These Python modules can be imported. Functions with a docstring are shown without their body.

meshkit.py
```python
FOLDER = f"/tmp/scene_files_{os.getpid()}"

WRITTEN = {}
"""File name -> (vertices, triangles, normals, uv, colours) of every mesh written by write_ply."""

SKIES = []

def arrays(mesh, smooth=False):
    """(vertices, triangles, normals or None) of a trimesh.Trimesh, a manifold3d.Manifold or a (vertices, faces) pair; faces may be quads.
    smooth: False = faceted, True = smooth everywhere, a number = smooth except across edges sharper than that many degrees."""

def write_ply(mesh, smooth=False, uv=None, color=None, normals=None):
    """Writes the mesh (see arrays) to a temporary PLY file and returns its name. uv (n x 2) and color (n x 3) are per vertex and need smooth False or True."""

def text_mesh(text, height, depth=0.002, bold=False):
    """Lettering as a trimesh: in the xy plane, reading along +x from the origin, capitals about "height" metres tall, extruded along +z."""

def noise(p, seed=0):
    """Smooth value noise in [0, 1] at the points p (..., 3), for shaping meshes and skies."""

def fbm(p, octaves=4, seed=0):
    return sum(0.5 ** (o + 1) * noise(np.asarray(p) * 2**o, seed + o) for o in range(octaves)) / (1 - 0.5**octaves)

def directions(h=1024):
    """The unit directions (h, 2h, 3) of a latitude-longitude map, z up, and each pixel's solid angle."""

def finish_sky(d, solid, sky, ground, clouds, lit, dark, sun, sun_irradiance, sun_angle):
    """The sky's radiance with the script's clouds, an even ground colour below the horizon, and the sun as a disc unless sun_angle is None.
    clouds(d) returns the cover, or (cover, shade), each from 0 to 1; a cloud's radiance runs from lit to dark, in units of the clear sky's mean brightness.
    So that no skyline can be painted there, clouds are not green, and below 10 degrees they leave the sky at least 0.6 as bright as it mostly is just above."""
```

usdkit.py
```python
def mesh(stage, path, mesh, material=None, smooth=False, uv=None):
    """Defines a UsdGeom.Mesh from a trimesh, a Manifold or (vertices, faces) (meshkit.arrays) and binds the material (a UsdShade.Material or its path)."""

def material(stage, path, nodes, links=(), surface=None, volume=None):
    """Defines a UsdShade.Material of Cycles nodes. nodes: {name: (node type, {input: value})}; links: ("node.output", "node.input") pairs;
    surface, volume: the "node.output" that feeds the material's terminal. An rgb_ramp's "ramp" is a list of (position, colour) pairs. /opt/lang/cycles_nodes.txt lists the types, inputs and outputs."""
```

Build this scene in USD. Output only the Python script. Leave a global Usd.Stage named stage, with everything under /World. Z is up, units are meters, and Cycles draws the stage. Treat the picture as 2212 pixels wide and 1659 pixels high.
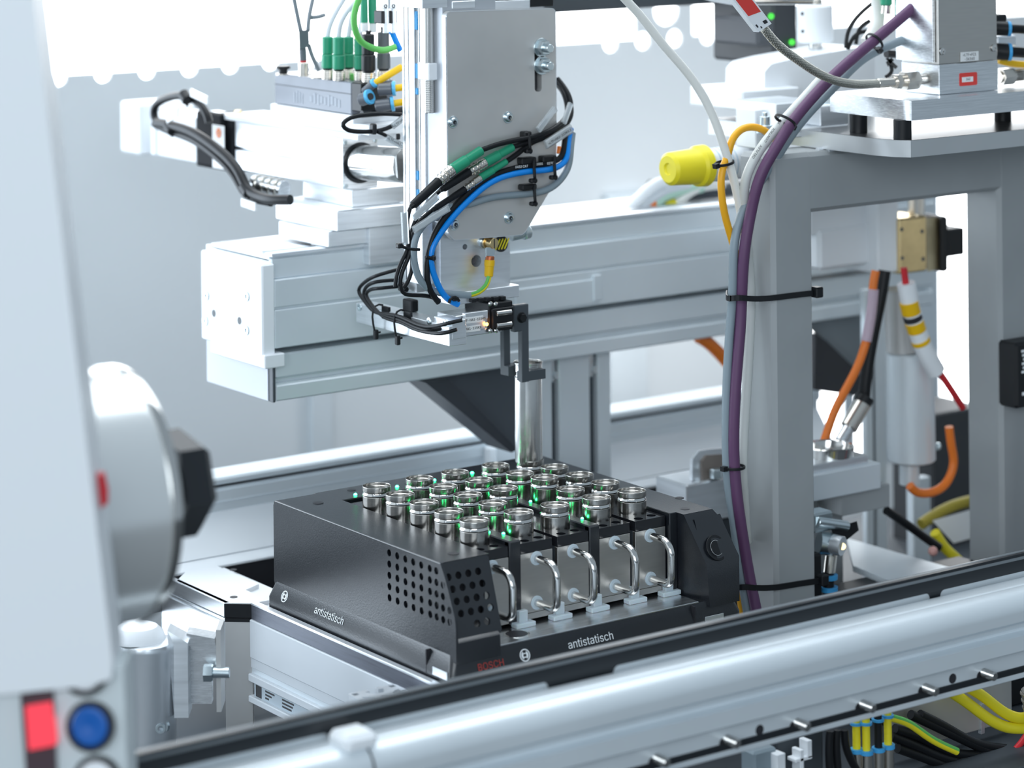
import math, random
import numpy as np, trimesh, manifold3d as m3, usdkit, meshkit
from pxr import Usd, UsdGeom, UsdLux, UsdShade, Gf, Sdf
from shapely.geometry import Polygon, Point, box as sbox
from shapely.ops import unary_union
from shapely import affinity
from scipy.interpolate import CubicSpline
random.seed(7); np.random.seed(7)
stage = Usd.Stage.CreateInMemory()
UsdGeom.SetStageUpAxis(stage, UsdGeom.Tokens.z); UsdGeom.SetStageMetersPerUnit(stage, 1.0)
stage.SetDefaultPrim(UsdGeom.Xform.Define(stage, '/World').GetPrim())
UsdGeom.Scope.Define(stage, '/World/Looks')
# ---------------------------------------------------------------- camera (millimetres below; metres in the stage; the floor is 1 m under the cans' rims)
F_PX, YH, ROLL, AZ, CX = 5875.6, -349.56, .00978, .61814, 1106.0
CAM = np.array([-1321.39, -1923.93, 584.15]); UP = 1000.0
ca, sa, cr, sr = math.cos(AZ), math.sin(AZ), math.cos(ROLL), math.sin(ROLL)
RT, FW, ZZ = np.array([ca, -sa, 0.]), np.array([sa, ca, 0.]), np.array([0, 0, 1.])
cam = UsdGeom.Camera.Define(stage, '/World/camera')
rx, ry = RT*cr - ZZ*(-sr)*-1*0 - ZZ*0, None
cam_r, cam_u = RT*cr - ZZ*sr, RT*sr + ZZ*cr
M = Gf.Matrix4d(*cam_r, 0, *cam_u, 0, *(-FW), 0, *((CAM + ZZ*UP)/1000), 1)
cam.AddTransformOp().Set(M)
cam.CreateHorizontalApertureAttr(36.0); cam.CreateVerticalApertureAttr(27.0)
cam.CreateFocalLengthAttr(36*F_PX/2212); cam.CreateVerticalApertureOffsetAttr((YH-829.5)*36/2212)
cam.CreateFocusDistanceAttr(2.43); cam.CreateFStopAttr(4.2)
cam.CreateClippingRangeAttr(Gf.Vec2f(.05, 60)); cam.CreateExposureAttr(.12)
# ---------------------------------------------------------------- light
dome = UsdLux.DomeLight.Define(stage, '/World/sky_light'); dome.CreateIntensityAttr(.13); dome.CreateColorAttr(Gf.Vec3f(.70, .86, 1))
def rect_light(name, c, n, w, h, inten, col=(.89, .955, 1)):
    l = UsdLux.RectLight.Define(stage, '/World/'+name); l.CreateWidthAttr(w); l.CreateHeightAttr(h); l.CreateIntensityAttr(inten); l.CreateColorAttr(Gf.Vec3f(*col))
    n = np.array(n, float); n /= np.linalg.norm(n); z = -n*-1*-1
    up = np.array([0, 0, 1.]) if abs(n[2]) < .9 else np.array([0, 1., 0]); zz = -n; xx = np.cross(up, zz); xx /= np.linalg.norm(xx); yy = np.cross(zz, xx)
    l.AddTransformOp().Set(Gf.Matrix4d(*xx, 0, *yy, 0, *zz, 0, *(np.array(c, float)/1000 + [0, 0, 1]), 1))
rect_light('daylight_left_window', (-2350, 900, 900), (1, -.12, -.22), 2.8, 2.2, .45)
rect_light('daylight_back_left', (-2100, 2700, 300), (.35, -1, 0), 3.6, 2.6, 5, (.78, .89, 1))
rect_light('ceiling_lamp', (300, 600, 1750), (0, -.05, -1), 2.6, 1.6, 3.2)
rect_light('added_front_fill', (-2600, -2900, 1250), (.72, .8, -.32), 3.4, 1.6, 4.2, (.86, .94, 1))  # added fill light for the camera-facing sides, no known window there
# ---------------------------------------------------------------- helpers
def P(px, py, **k):                                     # the point on the ray through a pixel of the survey photo at a known x, y, z or depth
    u, v = px-CX, py-YH
    u, v = u*cr+v*sr, -u*sr+v*cr
    d = RT*u/F_PX - ZZ*v/F_PX + FW
    (n, val), = k.items()
    t = val if n == 'd' else (val-CAM['xyz'.index(n)])/d['xyz'.index(n)]
    return CAM + t*d
def X(px, py, y): return P(px, py, y=y)[0]
def Z(px, py, y): return P(px, py, y=y)[2]
def Y(px, py, x): return P(px, py, x=x)[1]
def Zx(px, py, x): return P(px, py, x=x)[2]
cat = trimesh.util.concatenate
def man(m): mm = m.to_mesh(); return trimesh.Trimesh(mm.vert_properties[:, :3], mm.tri_verts, process=False)
def bx(x0, x1, y0, y1, z0, z1, b=.5):
    x0, x1 = min(x0, x1), max(x0, x1); y0, y1 = min(y0, y1), max(y0, y1); z0, z1 = min(z0, z1), max(z0, z1)
    b = min(b, .3*min(x1-x0, y1-y0, z1-z0)); pts = []
    for x, sx in ((x0, 1), (x1, -1)):
        for y, sy in ((y0, 1), (y1, -1)):
            for z, sz in ((z0, 1), (z1, -1)):
                pts += [(x, y+b*sy, z+b*sz), (x+b*sx, y, z+b*sz), (x+b*sx, y+b*sy, z)]
    return man(m3.Manifold.hull_points(np.array(pts)))
def hull(pts): return man(m3.Manifold.hull_points(np.array(pts, float)))
def frame(d):
    d = np.array(d, float); d /= np.linalg.norm(d); a = np.array([0, 0, 1.]) if abs(d[2]) < .9 else np.array([1., 0, 0])
    x = np.cross(a, d); x /= np.linalg.norm(x); return x, np.cross(d, x), d
def lathe(prof, base, d=(0, 0, 1), n=32):               # prof: (radius, height) from base along d
    x, y, d = frame(d); prof = np.array(prof, float); t = np.linspace(0, 2*np.pi, n, endpoint=False); v = []
    for r, h in prof: v.append(np.array(base) + d*h + (np.cos(t)[:, None]*x + np.sin(t)[:, None]*y)*max(r, 1e-4))
    v = np.vstack(v); f = []; k = len(prof); i = np.arange(n); j = (i+1) % n
    for a in range(k-1):
        f.append(np.stack([a*n+i, a*n+j, (a+1)*n+j], 1)); f.append(np.stack([a*n+i, (a+1)*n+j, (a+1)*n+i], 1))
    return trimesh.Trimesh(v, np.vstack(f), process=False)
def cyl(p0, p1, r, r1=None, n=24, b=.4):
    p0, p1 = np.array(p0, float), np.array(p1, float); L = np.linalg.norm(p1-p0); r1 = r if r1 is None else r1; b = min(b, L*.2, r*.3, r1*.5)
    return lathe([(0, 0), (r-b, 0), (r, b), (r1, L-b), (r1-b, L), (0, L)], p0, p1-p0, n)
def ring(c, d, ro, ri, h, n=32): return lathe([(ri, 0), (ro-.2, 0), (ro, .2), (ro, h-.2), (ro-.2, h), (ri, h), (ri, 0)], c, d, n)
def hexn(c, d, af, h): x, y, d2 = frame(d); c = np.array(c, float); pts = []; R = af/math.sqrt(3); return hull([c + d2*k + (x*math.cos(a)+y*math.sin(a))*R*s for k, s in ((0, 1), (h*.8, 1), (h, .88)) for a in np.arange(6)*math.pi/3])
def spline(pts, step=4.):
    pts = np.array(pts, float); t = np.r_[0, np.cumsum(np.sqrt(np.linalg.norm(np.diff(pts, axis=0), axis=1)))]
    if len(pts) == 2: c = lambda u: pts[0] + (pts[1]-pts[0])*np.asarray(u)[:, None]/t[-1]
    else: c = CubicSpline(t, pts, bc_type='natural')
    L = np.linalg.norm(np.diff(pts, axis=0), axis=1).sum(); return c(np.linspace(0, t[-1], max(6, int(L/step))))
def tube(pts, r, n=12, step=4., raw=False):
    q = np.array(pts, float) if raw else spline(pts, step); d = np.gradient(q, axis=0); d /= np.linalg.norm(d, axis=1)[:, None]
    x = frame(d[0])[0]; rings = []; t = np.linspace(0, 2*np.pi, n, endpoint=False); rr = np.broadcast_to(r, len(q))
    for i in range(len(q)):
        x = x - d[i]*(x@d[i]); x /= np.linalg.norm(x); y = np.cross(d[i], x)
        rings.append(q[i] + rr[i]*(np.cos(t)[:, None]*x + np.sin(t)[:, None]*y))
    v = np.vstack(rings + [q[:1], q[-1:]]); k = len(q); i = np.arange(n); j = (i+1) % n; f = []
    for a in range(k-1): f += [np.stack([a*n+i, a*n+j, (a+1)*n+j], 1), np.stack([a*n+i, (a+1)*n+j, (a+1)*n+i], 1)]
    f += [np.stack([np.full(n, k*n), j, i], 1), np.stack([np.full(n, k*n+1), (k-1)*n+i, (k-1)*n+j], 1)]
    return trimesh.Trimesh(v, np.vstack(f), process=False)
AX = {'x': lambda u, v, w: (w, u, v), 'y': lambda u, v, w: (u, w, v), 'z': lambda u, v, w: (u, v, w)}
def prism(poly, ax, lo, hi):                            # a shapely polygon in (y,z), (x,z) or (x,y) extruded along x, y or z
    if not hasattr(poly, 'exterior') and not hasattr(poly, 'geoms'): poly = Polygon(poly)
    out = []
    for g in getattr(poly, 'geoms', [poly]):
        m = trimesh.creation.extrude_polygon(g, hi-lo, engine='earcut'); u, v, w = m.vertices.T
        m.vertices = np.stack(AX[ax](u, v, w+lo), 1)
        if ax == 'y': m.faces = m.faces[:, ::-1]
        out.append(m)
    return cat(out)
def rpoly(x0, x1, y0, y1, r): return sbox(min(x0, x1)+r, min(y0, y1)+r, max(x0, x1)-r, max(y0, y1)-r).buffer(r, quad_segs=6)
def disc(x, y, r, n=6): return Point(x, y).buffer(r, quad_segs=n)
def place(m, o, ex, ey, ez):
    m = m.copy(); m.vertices = np.array(o) + m.vertices @ np.array([ex, ey, ez], float); return m
def text(s, o, right, up, h, depth=.15, bold=False, mid=True):
    m = meshkit.text_mesh(s, h, depth, bold); m.simplify_quadric_decimation if False else None
    if mid: m.vertices[:, :2] -= (m.bounds[0, :2]+m.bounds[1, :2])/2
    right, up = np.array(right, float), np.array(up, float); right /= np.linalg.norm(right); up -= right*(up@right); up /= np.linalg.norm(up)
    return place(m, o, right, up, np.cross(right, up))
def uni(*ms):                                           # boolean union of closed meshes
    out = None
    for m in ms:
        m = trimesh.Trimesh(m.vertices, m.faces, process=True); m.merge_vertices()
        if m.volume < 0: m.invert()
        g = m3.Manifold(m3.Mesh(np.array(m.vertices, np.float32), np.array(m.faces, np.uint32))); out = g if out is None else out + g
    return man(out)
used = {}
def numbered(parent, name):
    k = used.get((parent, name), -1)+1; used[(parent, name)] = k
    return f'{parent}/{name}' + (f'_{k:03d}' if k else '')
def tri(m): return m if isinstance(m, trimesh.Trimesh) else man(m)
def meta(prim, **k):
    for a, b in k.items():
        if b: prim.SetCustomDataByKey(a, b)
def put(path, mesh, mat, o, smooth=32):
    m = tri(mesh); m = trimesh.Trimesh((np.array(m.vertices)-o)/1000, m.faces, process=False)
    return usdkit.mesh(stage, path, m, mat, smooth=smooth)
class Thing:
    def __init__(s, name, label, cat_, group=None, kind=None): s.name, s.label, s.cat, s.group, s.kind, s.parts, s.kids = name, label, cat_, group, kind, [], []
    def add(s, name, mesh, mat, parent=None, label=None, smooth=32):
        if isinstance(mesh, list): mesh = cat([tri(m) for m in mesh])
        s.parts.append((name, tri(mesh), mat, parent, label, smooth)); return len(s.parts)-1
    def done(s):
        lo = np.min([p[1].bounds[0] for p in s.parts], 0); hi = np.max([p[1].bounds[1] for p in s.parts], 0)
        s.o = np.array([(lo[0]+hi[0])/2, (lo[1]+hi[1])/2, lo[2]]); path = numbered('/World', s.name); s.path = path
        one = len(s.parts) == 1; w = (s.o + [0, 0, UP])/1000
        if one: x = put(path, s.parts[0][1], s.parts[0][2], s.o, s.parts[0][5])
        else: x = UsdGeom.Xform.Define(stage, path)
        x.AddTranslateOp().Set(Gf.Vec3d(*w)); s.prim = x.GetPrim()
        meta(s.prim, label=s.label, category=s.cat, group=s.group, kind=s.kind)
        if not one:
            paths = []
            for name, mesh, mat, parent, label, smooth in s.parts:
                p = numbered(path if parent is None else paths[parent], name); paths.append(p)
                pm = put(p, mesh, mat, s.o, smooth)
                if label: pm.GetPrim().SetCustomDataByKey('label', label)
        return s
    def copy(s, d, label, group=None):                  # a copy of the thing moved by d, with its parts
        path = numbered('/World', s.name); x = UsdGeom.Xform.Define(stage, path); p = x.GetPrim()
        p.GetReferences().AddInternalReference(s.path); p.SetInstanceable(True)
        x.GetOrderedXformOps()[0].Set(Gf.Vec3d(*((s.o + np.array(d) + [0, 0, UP])/1000)))
        meta(p, label=label, category=s.cat, group=group or s.group); return p
def single(name, label, cat_, mesh, mat, group=None, smooth=32):
    t = Thing(name, label, cat_, group); t.add(name, mesh, mat, smooth=smooth); return t.done()
def struct(name, mesh, mat, label=None):
    t = Thing(name, label, None, kind='structure'); t.add(name, mesh, mat, smooth=30); return t.done()
# ---------------------------------------------------------------- materials
def mat(name, col, rough=.5, metal=0., var=0., vs=30., bump=0., bs=400., stretch=None, **kw):
    n = {'tc': ('texture_coordinate', {}), 'p': ('principled_bsdf', {'base_color': col, 'roughness': rough, 'metallic': metal, **kw})}; l = []
    src = 'tc.object'
    if stretch: n['mp'] = ('mapping', {'scale': stretch}); l.append(('tc.object', 'mp.vector')); src = 'mp.vector'
    if var:
        n['nz'] = ('noise_texture', {'scale': vs, 'detail': 4.}); n['rp'] = ('rgb_ramp', {'ramp': [(.3, tuple(c*(1-var) for c in col)), (.7, tuple(min(1, c*(1+var)) for c in col))]})
        n['mr'] = ('map_range', {'from_min': .3, 'from_max': .7, 'to_min': max(.03, rough*(1-var)), 'to_max': min(1, rough*(1+var))})
        l += [(src, 'nz.vector'), ('nz.fac', 'rp.fac'), ('rp.color', 'p.base_color'), ('nz.fac', 'mr.value'), ('mr.result', 'p.roughness')]
    if bump:
        n['bn'] = ('noise_texture', {'scale': bs, 'detail': 2.}); n['bp'] = ('bump', {'strength': .6, 'distance': bump})
        l += [(src, 'bn.vector'), ('bn.fac', 'bp.height'), ('bp.normal', 'p.normal')]
    return usdkit.material(stage, '/World/Looks/'+name, n, l, surface='p.BSDF')
def glow(name, col, strength): return usdkit.material(stage, '/World/Looks/'+name, {'e': ('emission', {'color': col, 'strength': strength})}, surface='e.emission')
ALU = mat('satin_aluminium', (.80, .83, .86), .36, .85, .06, 12, stretch=(1, 1, 14))
ALUM = mat('milled_aluminium', (.78, .80, .82), .27, 1., .10, 26, stretch=(1, 6, 30))
ANOD = mat('anodised_profile', (.73, .79, .83), .36, .3, .03, 8)
WHITEP = mat('white_powder_coat', (.86, .89, .92), .4)
PLATE = mat('ground_steel_plate', (.60, .595, .585), .42, .5, .09, 9, bump=.00004, bs=300)
STEEL = mat('polished_steel', (.70, .69, .67), .13, 1.)
WHEELM = mat('wheel_chrome', (.84, .86, .86), .24, .6)
COLM = mat('column_steel', (.66, .69, .72), .33, .85)
PANEL = mat('panel_white', (.66, .70, .74), .42)
STRIP = mat('dark_brushed_strip', (.13, .14, .17), .36, .6, .1, 20, stretch=(1, 1, 20))
MATT = mat('matt_black_housing', (.012, .013, .016), .7, specular_ior_level=.15)
LIP_SHEEN = mat('rubber_sheen_grey', (.13, .15, .165), .33)  # rubber with the reflection on its top bevel put into a lighter grey
RINGM = mat('button_ring_grey', (.28, .29, .30), .5)
ALUD = mat('dull_aluminium', (.50, .53, .57), .48, .5)
CELL = mat('can_steel', (.44, .425, .40), .22, 1., .05, 60, stretch=(1, 1, 4))
CANSTEEL = mat('brushed_can_steel', (.72, .71, .69), .2, 1., .06, 80)
BRUSH = mat('brushed_front_steel', (.60, .58, .55), .4, 1., .035, 40, stretch=(1, 1, 12))
NICKEL = mat('nickel', (.70, .66, .60), .22, 1.)
ZINC = mat('zinc_plated', (.66, .74, .77), .25, 1.)
BLK = mat('black_plastic', (.008, .009, .011), .42, specular_ior_level=.35)
BLKG = mat('black_gloss_plastic', (.012, .013, .016), .12)
SHELL = mat('textured_black_cover', (.007, .009, .013), .30, 0, bump=.0002, bs=800, specular_ior_level=.9)
RUB = mat('black_rubber', (.012, .015, .019), .36)
CBLK = mat('black_cable', (.008, .009, .011), .42, specular_ior_level=.28)
CGRY = mat('grey_cable', (.24, .30, .34), .45)
CLGR = mat('light_grey_cable', (.62, .64, .62), .45)
CWHT = mat('white_cable', (.80, .80, .76), .45)
CBLU = mat('blue_tube', (.0, .25, .80), .32)
CPUR = mat('purple_cable', (.11, .045, .115), .5)
CYEL = mat('yellow_tube', (.85, .50, .0), .4)
CLEM = mat('lemon_yellow', (.86, .74, .02), .45)
CORG = mat('orange_cable', (.85, .20, .02), .45)
CRED = mat('red_cable', (.60, .02, .03), .45)
CGRN = mat('green_cable', (.12, .50, .10), .4)
TEAL = mat('teal_green_plastic', (.015, .30, .16), .4)
LBLU = mat('collar_blue', (.05, .36, .72), .4)
NYL = mat('white_nylon', (.66, .70, .74), .35, subsurface_weight=.2)
GREYP = mat('portal_grey_paint', (.34, .36, .37), .45, .1, .05, 14)
DGRY = mat('dark_grey_paint', (.055, .066, .078), .5)
WALLM = mat('wall_panel_grey', (.64, .675, .70), .6)
FLOORM = mat('floor_grey', (.07, .075, .08), .5, 0, .1, 3)
BRASS = mat('brass', (.74, .57, .30), .3, 1., .06, 30)
INK = mat('printed_white', (.85, .88, .9), .5)
INKB = mat('printed_black', (.02, .02, .025), .5)
INKR = mat('printed_red', (.40, .05, .04), .5)
PAPER = mat('label_paper', (.85, .86, .86), .4)
REDM = mat('red_label', (.72, .05, .04), .4)
CLEAR = usdkit.material(stage, '/World/Looks/clear_sleeve', {'f': ('fresnel', {'IOR': 1.45}), 't': ('transparent_bsdf', {'color': (.93, .95, .96)}), 'g': ('glossy_bsdf', {'color': (1, 1, 1), 'roughness': .08}), 'd': ('diffuse_bsdf', {'color': (.85, .88, .9)}), 'm': ('mix_closure', {}), 'k': ('mix_closure', {'fac': .22})}, [('f.fac', 'm.fac'), ('t.BSDF', 'm.closure1'), ('g.BSDF', 'm.closure2'), ('m.closure', 'k.closure1'), ('d.BSDF', 'k.closure2')], surface='k.closure')
LEDG = glow('green_led', (.02, 1, .22), 45); LEDO = glow('orange_led', (1, .35, .05), 14)
BRIGHT = glow('bright_window', (.95, .98, 1), 5)
REDLIT = glow('red_lit_button', (1, .08, .12), 1.0)
BLUEB = mat('blue_button', (.0, .10, .42), .35)
# ================================================================ the room
struct('floor', bx(-4000, 5000, -4000, 3200, -1020, -1000), FLOORM, 'grey floor under the machine')
YW = 1000
edge = 309.5
holes = [disc(X(c, 147, YW), Z(c, y, YW), 10.8, 8) for c, y in ((25, 152), (117, 147), (213, 141), (308, 136), (400, 132), (488, 127), (575, 122), (662, 118), (1310, 98), (1380, 94), (1449, 90), (1520, 86), (1590, 82), (1662, 78))]
wp = sbox(-30, -1000, 4200, edge)
wp = unary_union([wp, sbox(X(1365, 60, YW), 200, X(1490, 60, YW), Z(1420, -60, YW)).difference(disc(X(1432, 28, YW), Z(1432, 28, YW), 20))]).difference(unary_union(holes))
struct('wall_back', prism(wp, 'y', YW, YW+4), WALLM, 'grey sheet wall behind the machine with a row of round holes along its top edge')
struct('window_1', bx(-60, 4200, YW+160, YW+165, 150, 900), BRIGHT, 'bright window band above the back wall')
for i, (a, b) in enumerate(((647, 690), (1290, 1372))):
    struct(f'trim_{i+1}', bx(X(a, 900, YW-8), X(b, 900, YW-8), YW-12, YW-.5, -1000, 100), ANOD, 'narrow upright panel joint on the back wall')
# ================================================================ battery charging tray
t = Thing('charging_tray', 'black charging tray holding rows of steel cans, perforated left cover', 'tray')
def loop(x0, x1, y0, y1, z, r=6): return [(x, y, z) for x, y in rpoly(x0, x1, y0, y1, r).exterior.coords]
base = t.add('base', hull(loop(-65, 237, -62, 229, -91) + loop(-70, 242, -67, 234, -105) + loop(-70, 242, -67, 234, -117)), SHELL)
t.add('base_plate', bx(-22, 196, -62.6, 215, -91.2, -89.8, .3), ALUM, label='bare metal top plate of the base')
t.add('latch_plate', [bx(-71, -70, Y(932, 1464, -70), Y(901, 1437, -70), -110, -103.5, .2)], ALU)
t.add('latch_plate', [bx(199, 220, -68, -67, -109.5, -103, .2)], ALU)
t.add('seam', bx(-70.2, -64.8, -29.5, -28, -112, -92, .1), INKB); t.add('seam', bx(187, 188.5, -67.3, -61.8, -114, -92, .1), INKB)
t.add('hole_rim', ring((11.5, -45, -90), (0, 0, 1), 11.4, 9.6, .5), STEEL); t.add('hole', cyl((11.5, -45, -89.9), (11.5, -45, -89.6), 9.8), INKB)
t.add('lettering', text('antistatisch', (74, -65.9, -101.2), (1, 0, 0), (0, .336, .94), 6.6), INK)
t.add('lettering', text('BOSCH', (-30.5, -66.7, -103), (1, 0, 0), (0, .336, .94), 5.6), INKR)
t.add('lettering', text('antistatisch', (-68.3, 128, -99.3), (0, -1, 0), (.336, 0, .94), 6.6), INK)
def emblem(o, right, up, R=5.2):
    a = disc(0, 0, R, 12).difference(disc(0, 0, R*.82, 12)); b = disc(0, 0, R*.68, 10).difference(sbox(-R*.3, -R*.22, R*.3, R*.2)).difference(sbox(-R*.3, R*.36, R*.3, R)).difference(sbox(-R*.3, -R, R*.3, -R*.4))
    m = cat([trimesh.creation.extrude_polygon(g, .3, engine='earcut') for s0 in (a, b) for g in getattr(s0, 'geoms', [s0])])
    right, up = np.array(right, float), np.array(up, float); up /= np.linalg.norm(up); return place(m, o, right, up, np.cross(right, up))
t.add('emblem', emblem((4.7, -66.1, -101.6), (1, 0, 0), (0, .336, .94)), INK); t.add('emblem', emblem((-68.2, 205, -100), (0, -1, 0), (.4, 0, 1)), INK)
# left cover: side plate with vent holes, sloping perforated nose, top
z5 = lambda u, v: P(780+u/5.03, 1150+v/5.03, x=-65)
side = Polygon([(229, -92), (229, -22), (225, -18), (-44, -18), (-50, -27), (-55, -37), (-64.5, -57.7), (-66, -66), (-66.5, -96)])
vent = []
for k, u in enumerate((150, 237, 325, 410, 497, 590, 660, 730, 800)):
    yy = z5(u, 500)[1]
    for j in range(5):
        if (k == 7 and j < 1) or (k == 8 and j < 3): continue
        vent.append(disc(yy, -25.4-9.6*j, 3.1, 5))
sp = side.difference(unary_union(vent))
t.add('left_cover', [prism(sp, 'x', -65, -62.6), bx(-64.6, -62.9, 60, 229, -94, -19, .1), hull([(x, y, z) for x in (-62.7, -64.6) for y in (-42, 224) for z in (-17.9, -20)] + [(x, y, -17.9) for x in (-63.8, -15) for y in (-43, 226)] + [(-15, y, -20.2) for y in (-43, 226)]),
      bx(-18.8, -17.2, -40, 228, -92, -18.5, .2), bx(-64, -15, 226, 229, -94, -19, .6)], SHELL)
t.add('cover_edge', tube([(-64.3, y, -18.5) for y in np.linspace(226, -44, 10)], .9, 8), SHELL)
def tilt_plate(x0, x1, a, b, th, hs, name, m):            # a plate from edge a (y,z) down to edge b, with holes hs in (x, along)
    a, b = np.array(a, float), np.array(b, float); L = np.linalg.norm(b-a); d = (b-a)/L; pl = rpoly(x0, x1, 0, L, 3).difference(unary_union(hs)) if hs else rpoly(x0, x1, 0, L, 3)
    g = trimesh.creation.extrude_polygon(pl, th, engine='earcut'); n = np.array([-d[1], d[0]])
    if n[0] > 0: n = -n
    g.vertices = [(x, a[0]+d[0]*u + n[0]*(w-th), a[1]+d[1]*u + n[1]*(w-th)) for x, u, w in g.vertices]; g.fix_normals(); return g
hs = [disc(-59+10*i+2.2*j*.9, 12+10.2*j, 3.1, 5) for j in range(4) for i in range(4)] + [disc(-39, 53, 3.1, 5), disc(-29, 53, 3.1, 5)]
t.add('perforated_nose', tilt_plate(-64.5, -16, (-43.5, -18.2), (-63, -79), 2.2, hs, '', SHELL), SHELL)
t.add('nose_foot', hull([(x, y, z) for x in (-63, -20) for y, z in ((-40, -70), (-61, -76), (-65.5, -80), (-66.5, -97), (-40, -97))]), SHELL)
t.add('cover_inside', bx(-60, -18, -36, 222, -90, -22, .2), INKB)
for x, y in ((-38, 195), (-38.8, -25)): t.add('cover_screw', cyl((x, y, -18.2), (x, y, -17.5), 5), INKB)
# right cover
t.add('right_cover', [hull([(x, y, z) for x, y, z in [(198, 229, -18), (234, 229, -18), (237, 226, -21), (237, 229, -95), (198, 229, -95), (198, -40, -18), (231, -40, -18), (237, -46, -27), (240, -66, -56), (240, -66, -96), (206, -66, -96), (206, -62, -60), (198, -30, -95)]])], SHELL)
t.add('cover_cheek', hull([(206, -45, -22), (236, -45, -22), (238, -63, -55), (236, -64.5, -73), (212, -62, -76), (207, -56, -55)]), SHELL)
c_ = P(1515, 1193, y=-57); dn = np.array([0.05, -.9, .45])
t.add('push_button', [ring(c_+dn*1.2, dn, 11.5, 9.5, 1.2), cyl(c_-dn*2, c_+dn*1.0, 9.6), cyl(c_, c_+dn*2.0, 6)], BLK); t.add('button_ring', ring(c_+dn*1.9, dn, 7, 6.55, .4), RINGM)
for x, y in ((212, -25), (233, 9)): t.add('cover_screw', cyl((x, y, -18.2), (x, y, -17.7), 4.2), INKB)
t.add('corner_post', bx(189.5, 198, -31, 30, -92, -17.5, .6), SHELL)
# back bridge, dividers and lamps
t.add('back_bridge', [bx(-22, 198, 191, 230, -30, -18, .8), bx(-14, 198, 193, 228, -92, -28)], SHELL)
t.add('bridge_print', [bx(20+i*44.+k*3, 21.6+i*44+k*3, 206, 208+2*(k % 2), -18.1, -17.8, .05) for i in range(4) for k in range(5)], INKB)
t.add('bridge_screw', cyl((12, 218, -18.1), (12, 218, -17.6), 4), INKB)
for a, b in ((17.2, 29.4), (103, 114.2)):
    t.add('divider', [bx(a, b, -26.6, 192, -30, -16.3, .9), bx(a, b, -27.6, -20, -88, -16.8, .9)], SHELL)

for x, y in ((21.5, 9.5), (29, -2)):
    for kx in (0, 85):
        for ky in (0, 77.8, 155.6): t.add('status_lamp', lathe([(0, 0), (1.4, 0), (1.4, .5), (.9, 1.2), (0, 1.5)], (x+kx, y+ky, -16.5), n=12), LEDG)
for px, py in ((740, 1061.7), (830.3, 1046.4), (993, 1020), (911, 1034)):
    p = P(px, py, z=-18); t.add('status_lamp', lathe([(0, 0), (1.6, 0), (1.6, .5), (1, 1.3), (0, 1.6)], (p[0], p[1], -18.1), n=12), LEDG)
t.done()
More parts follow.
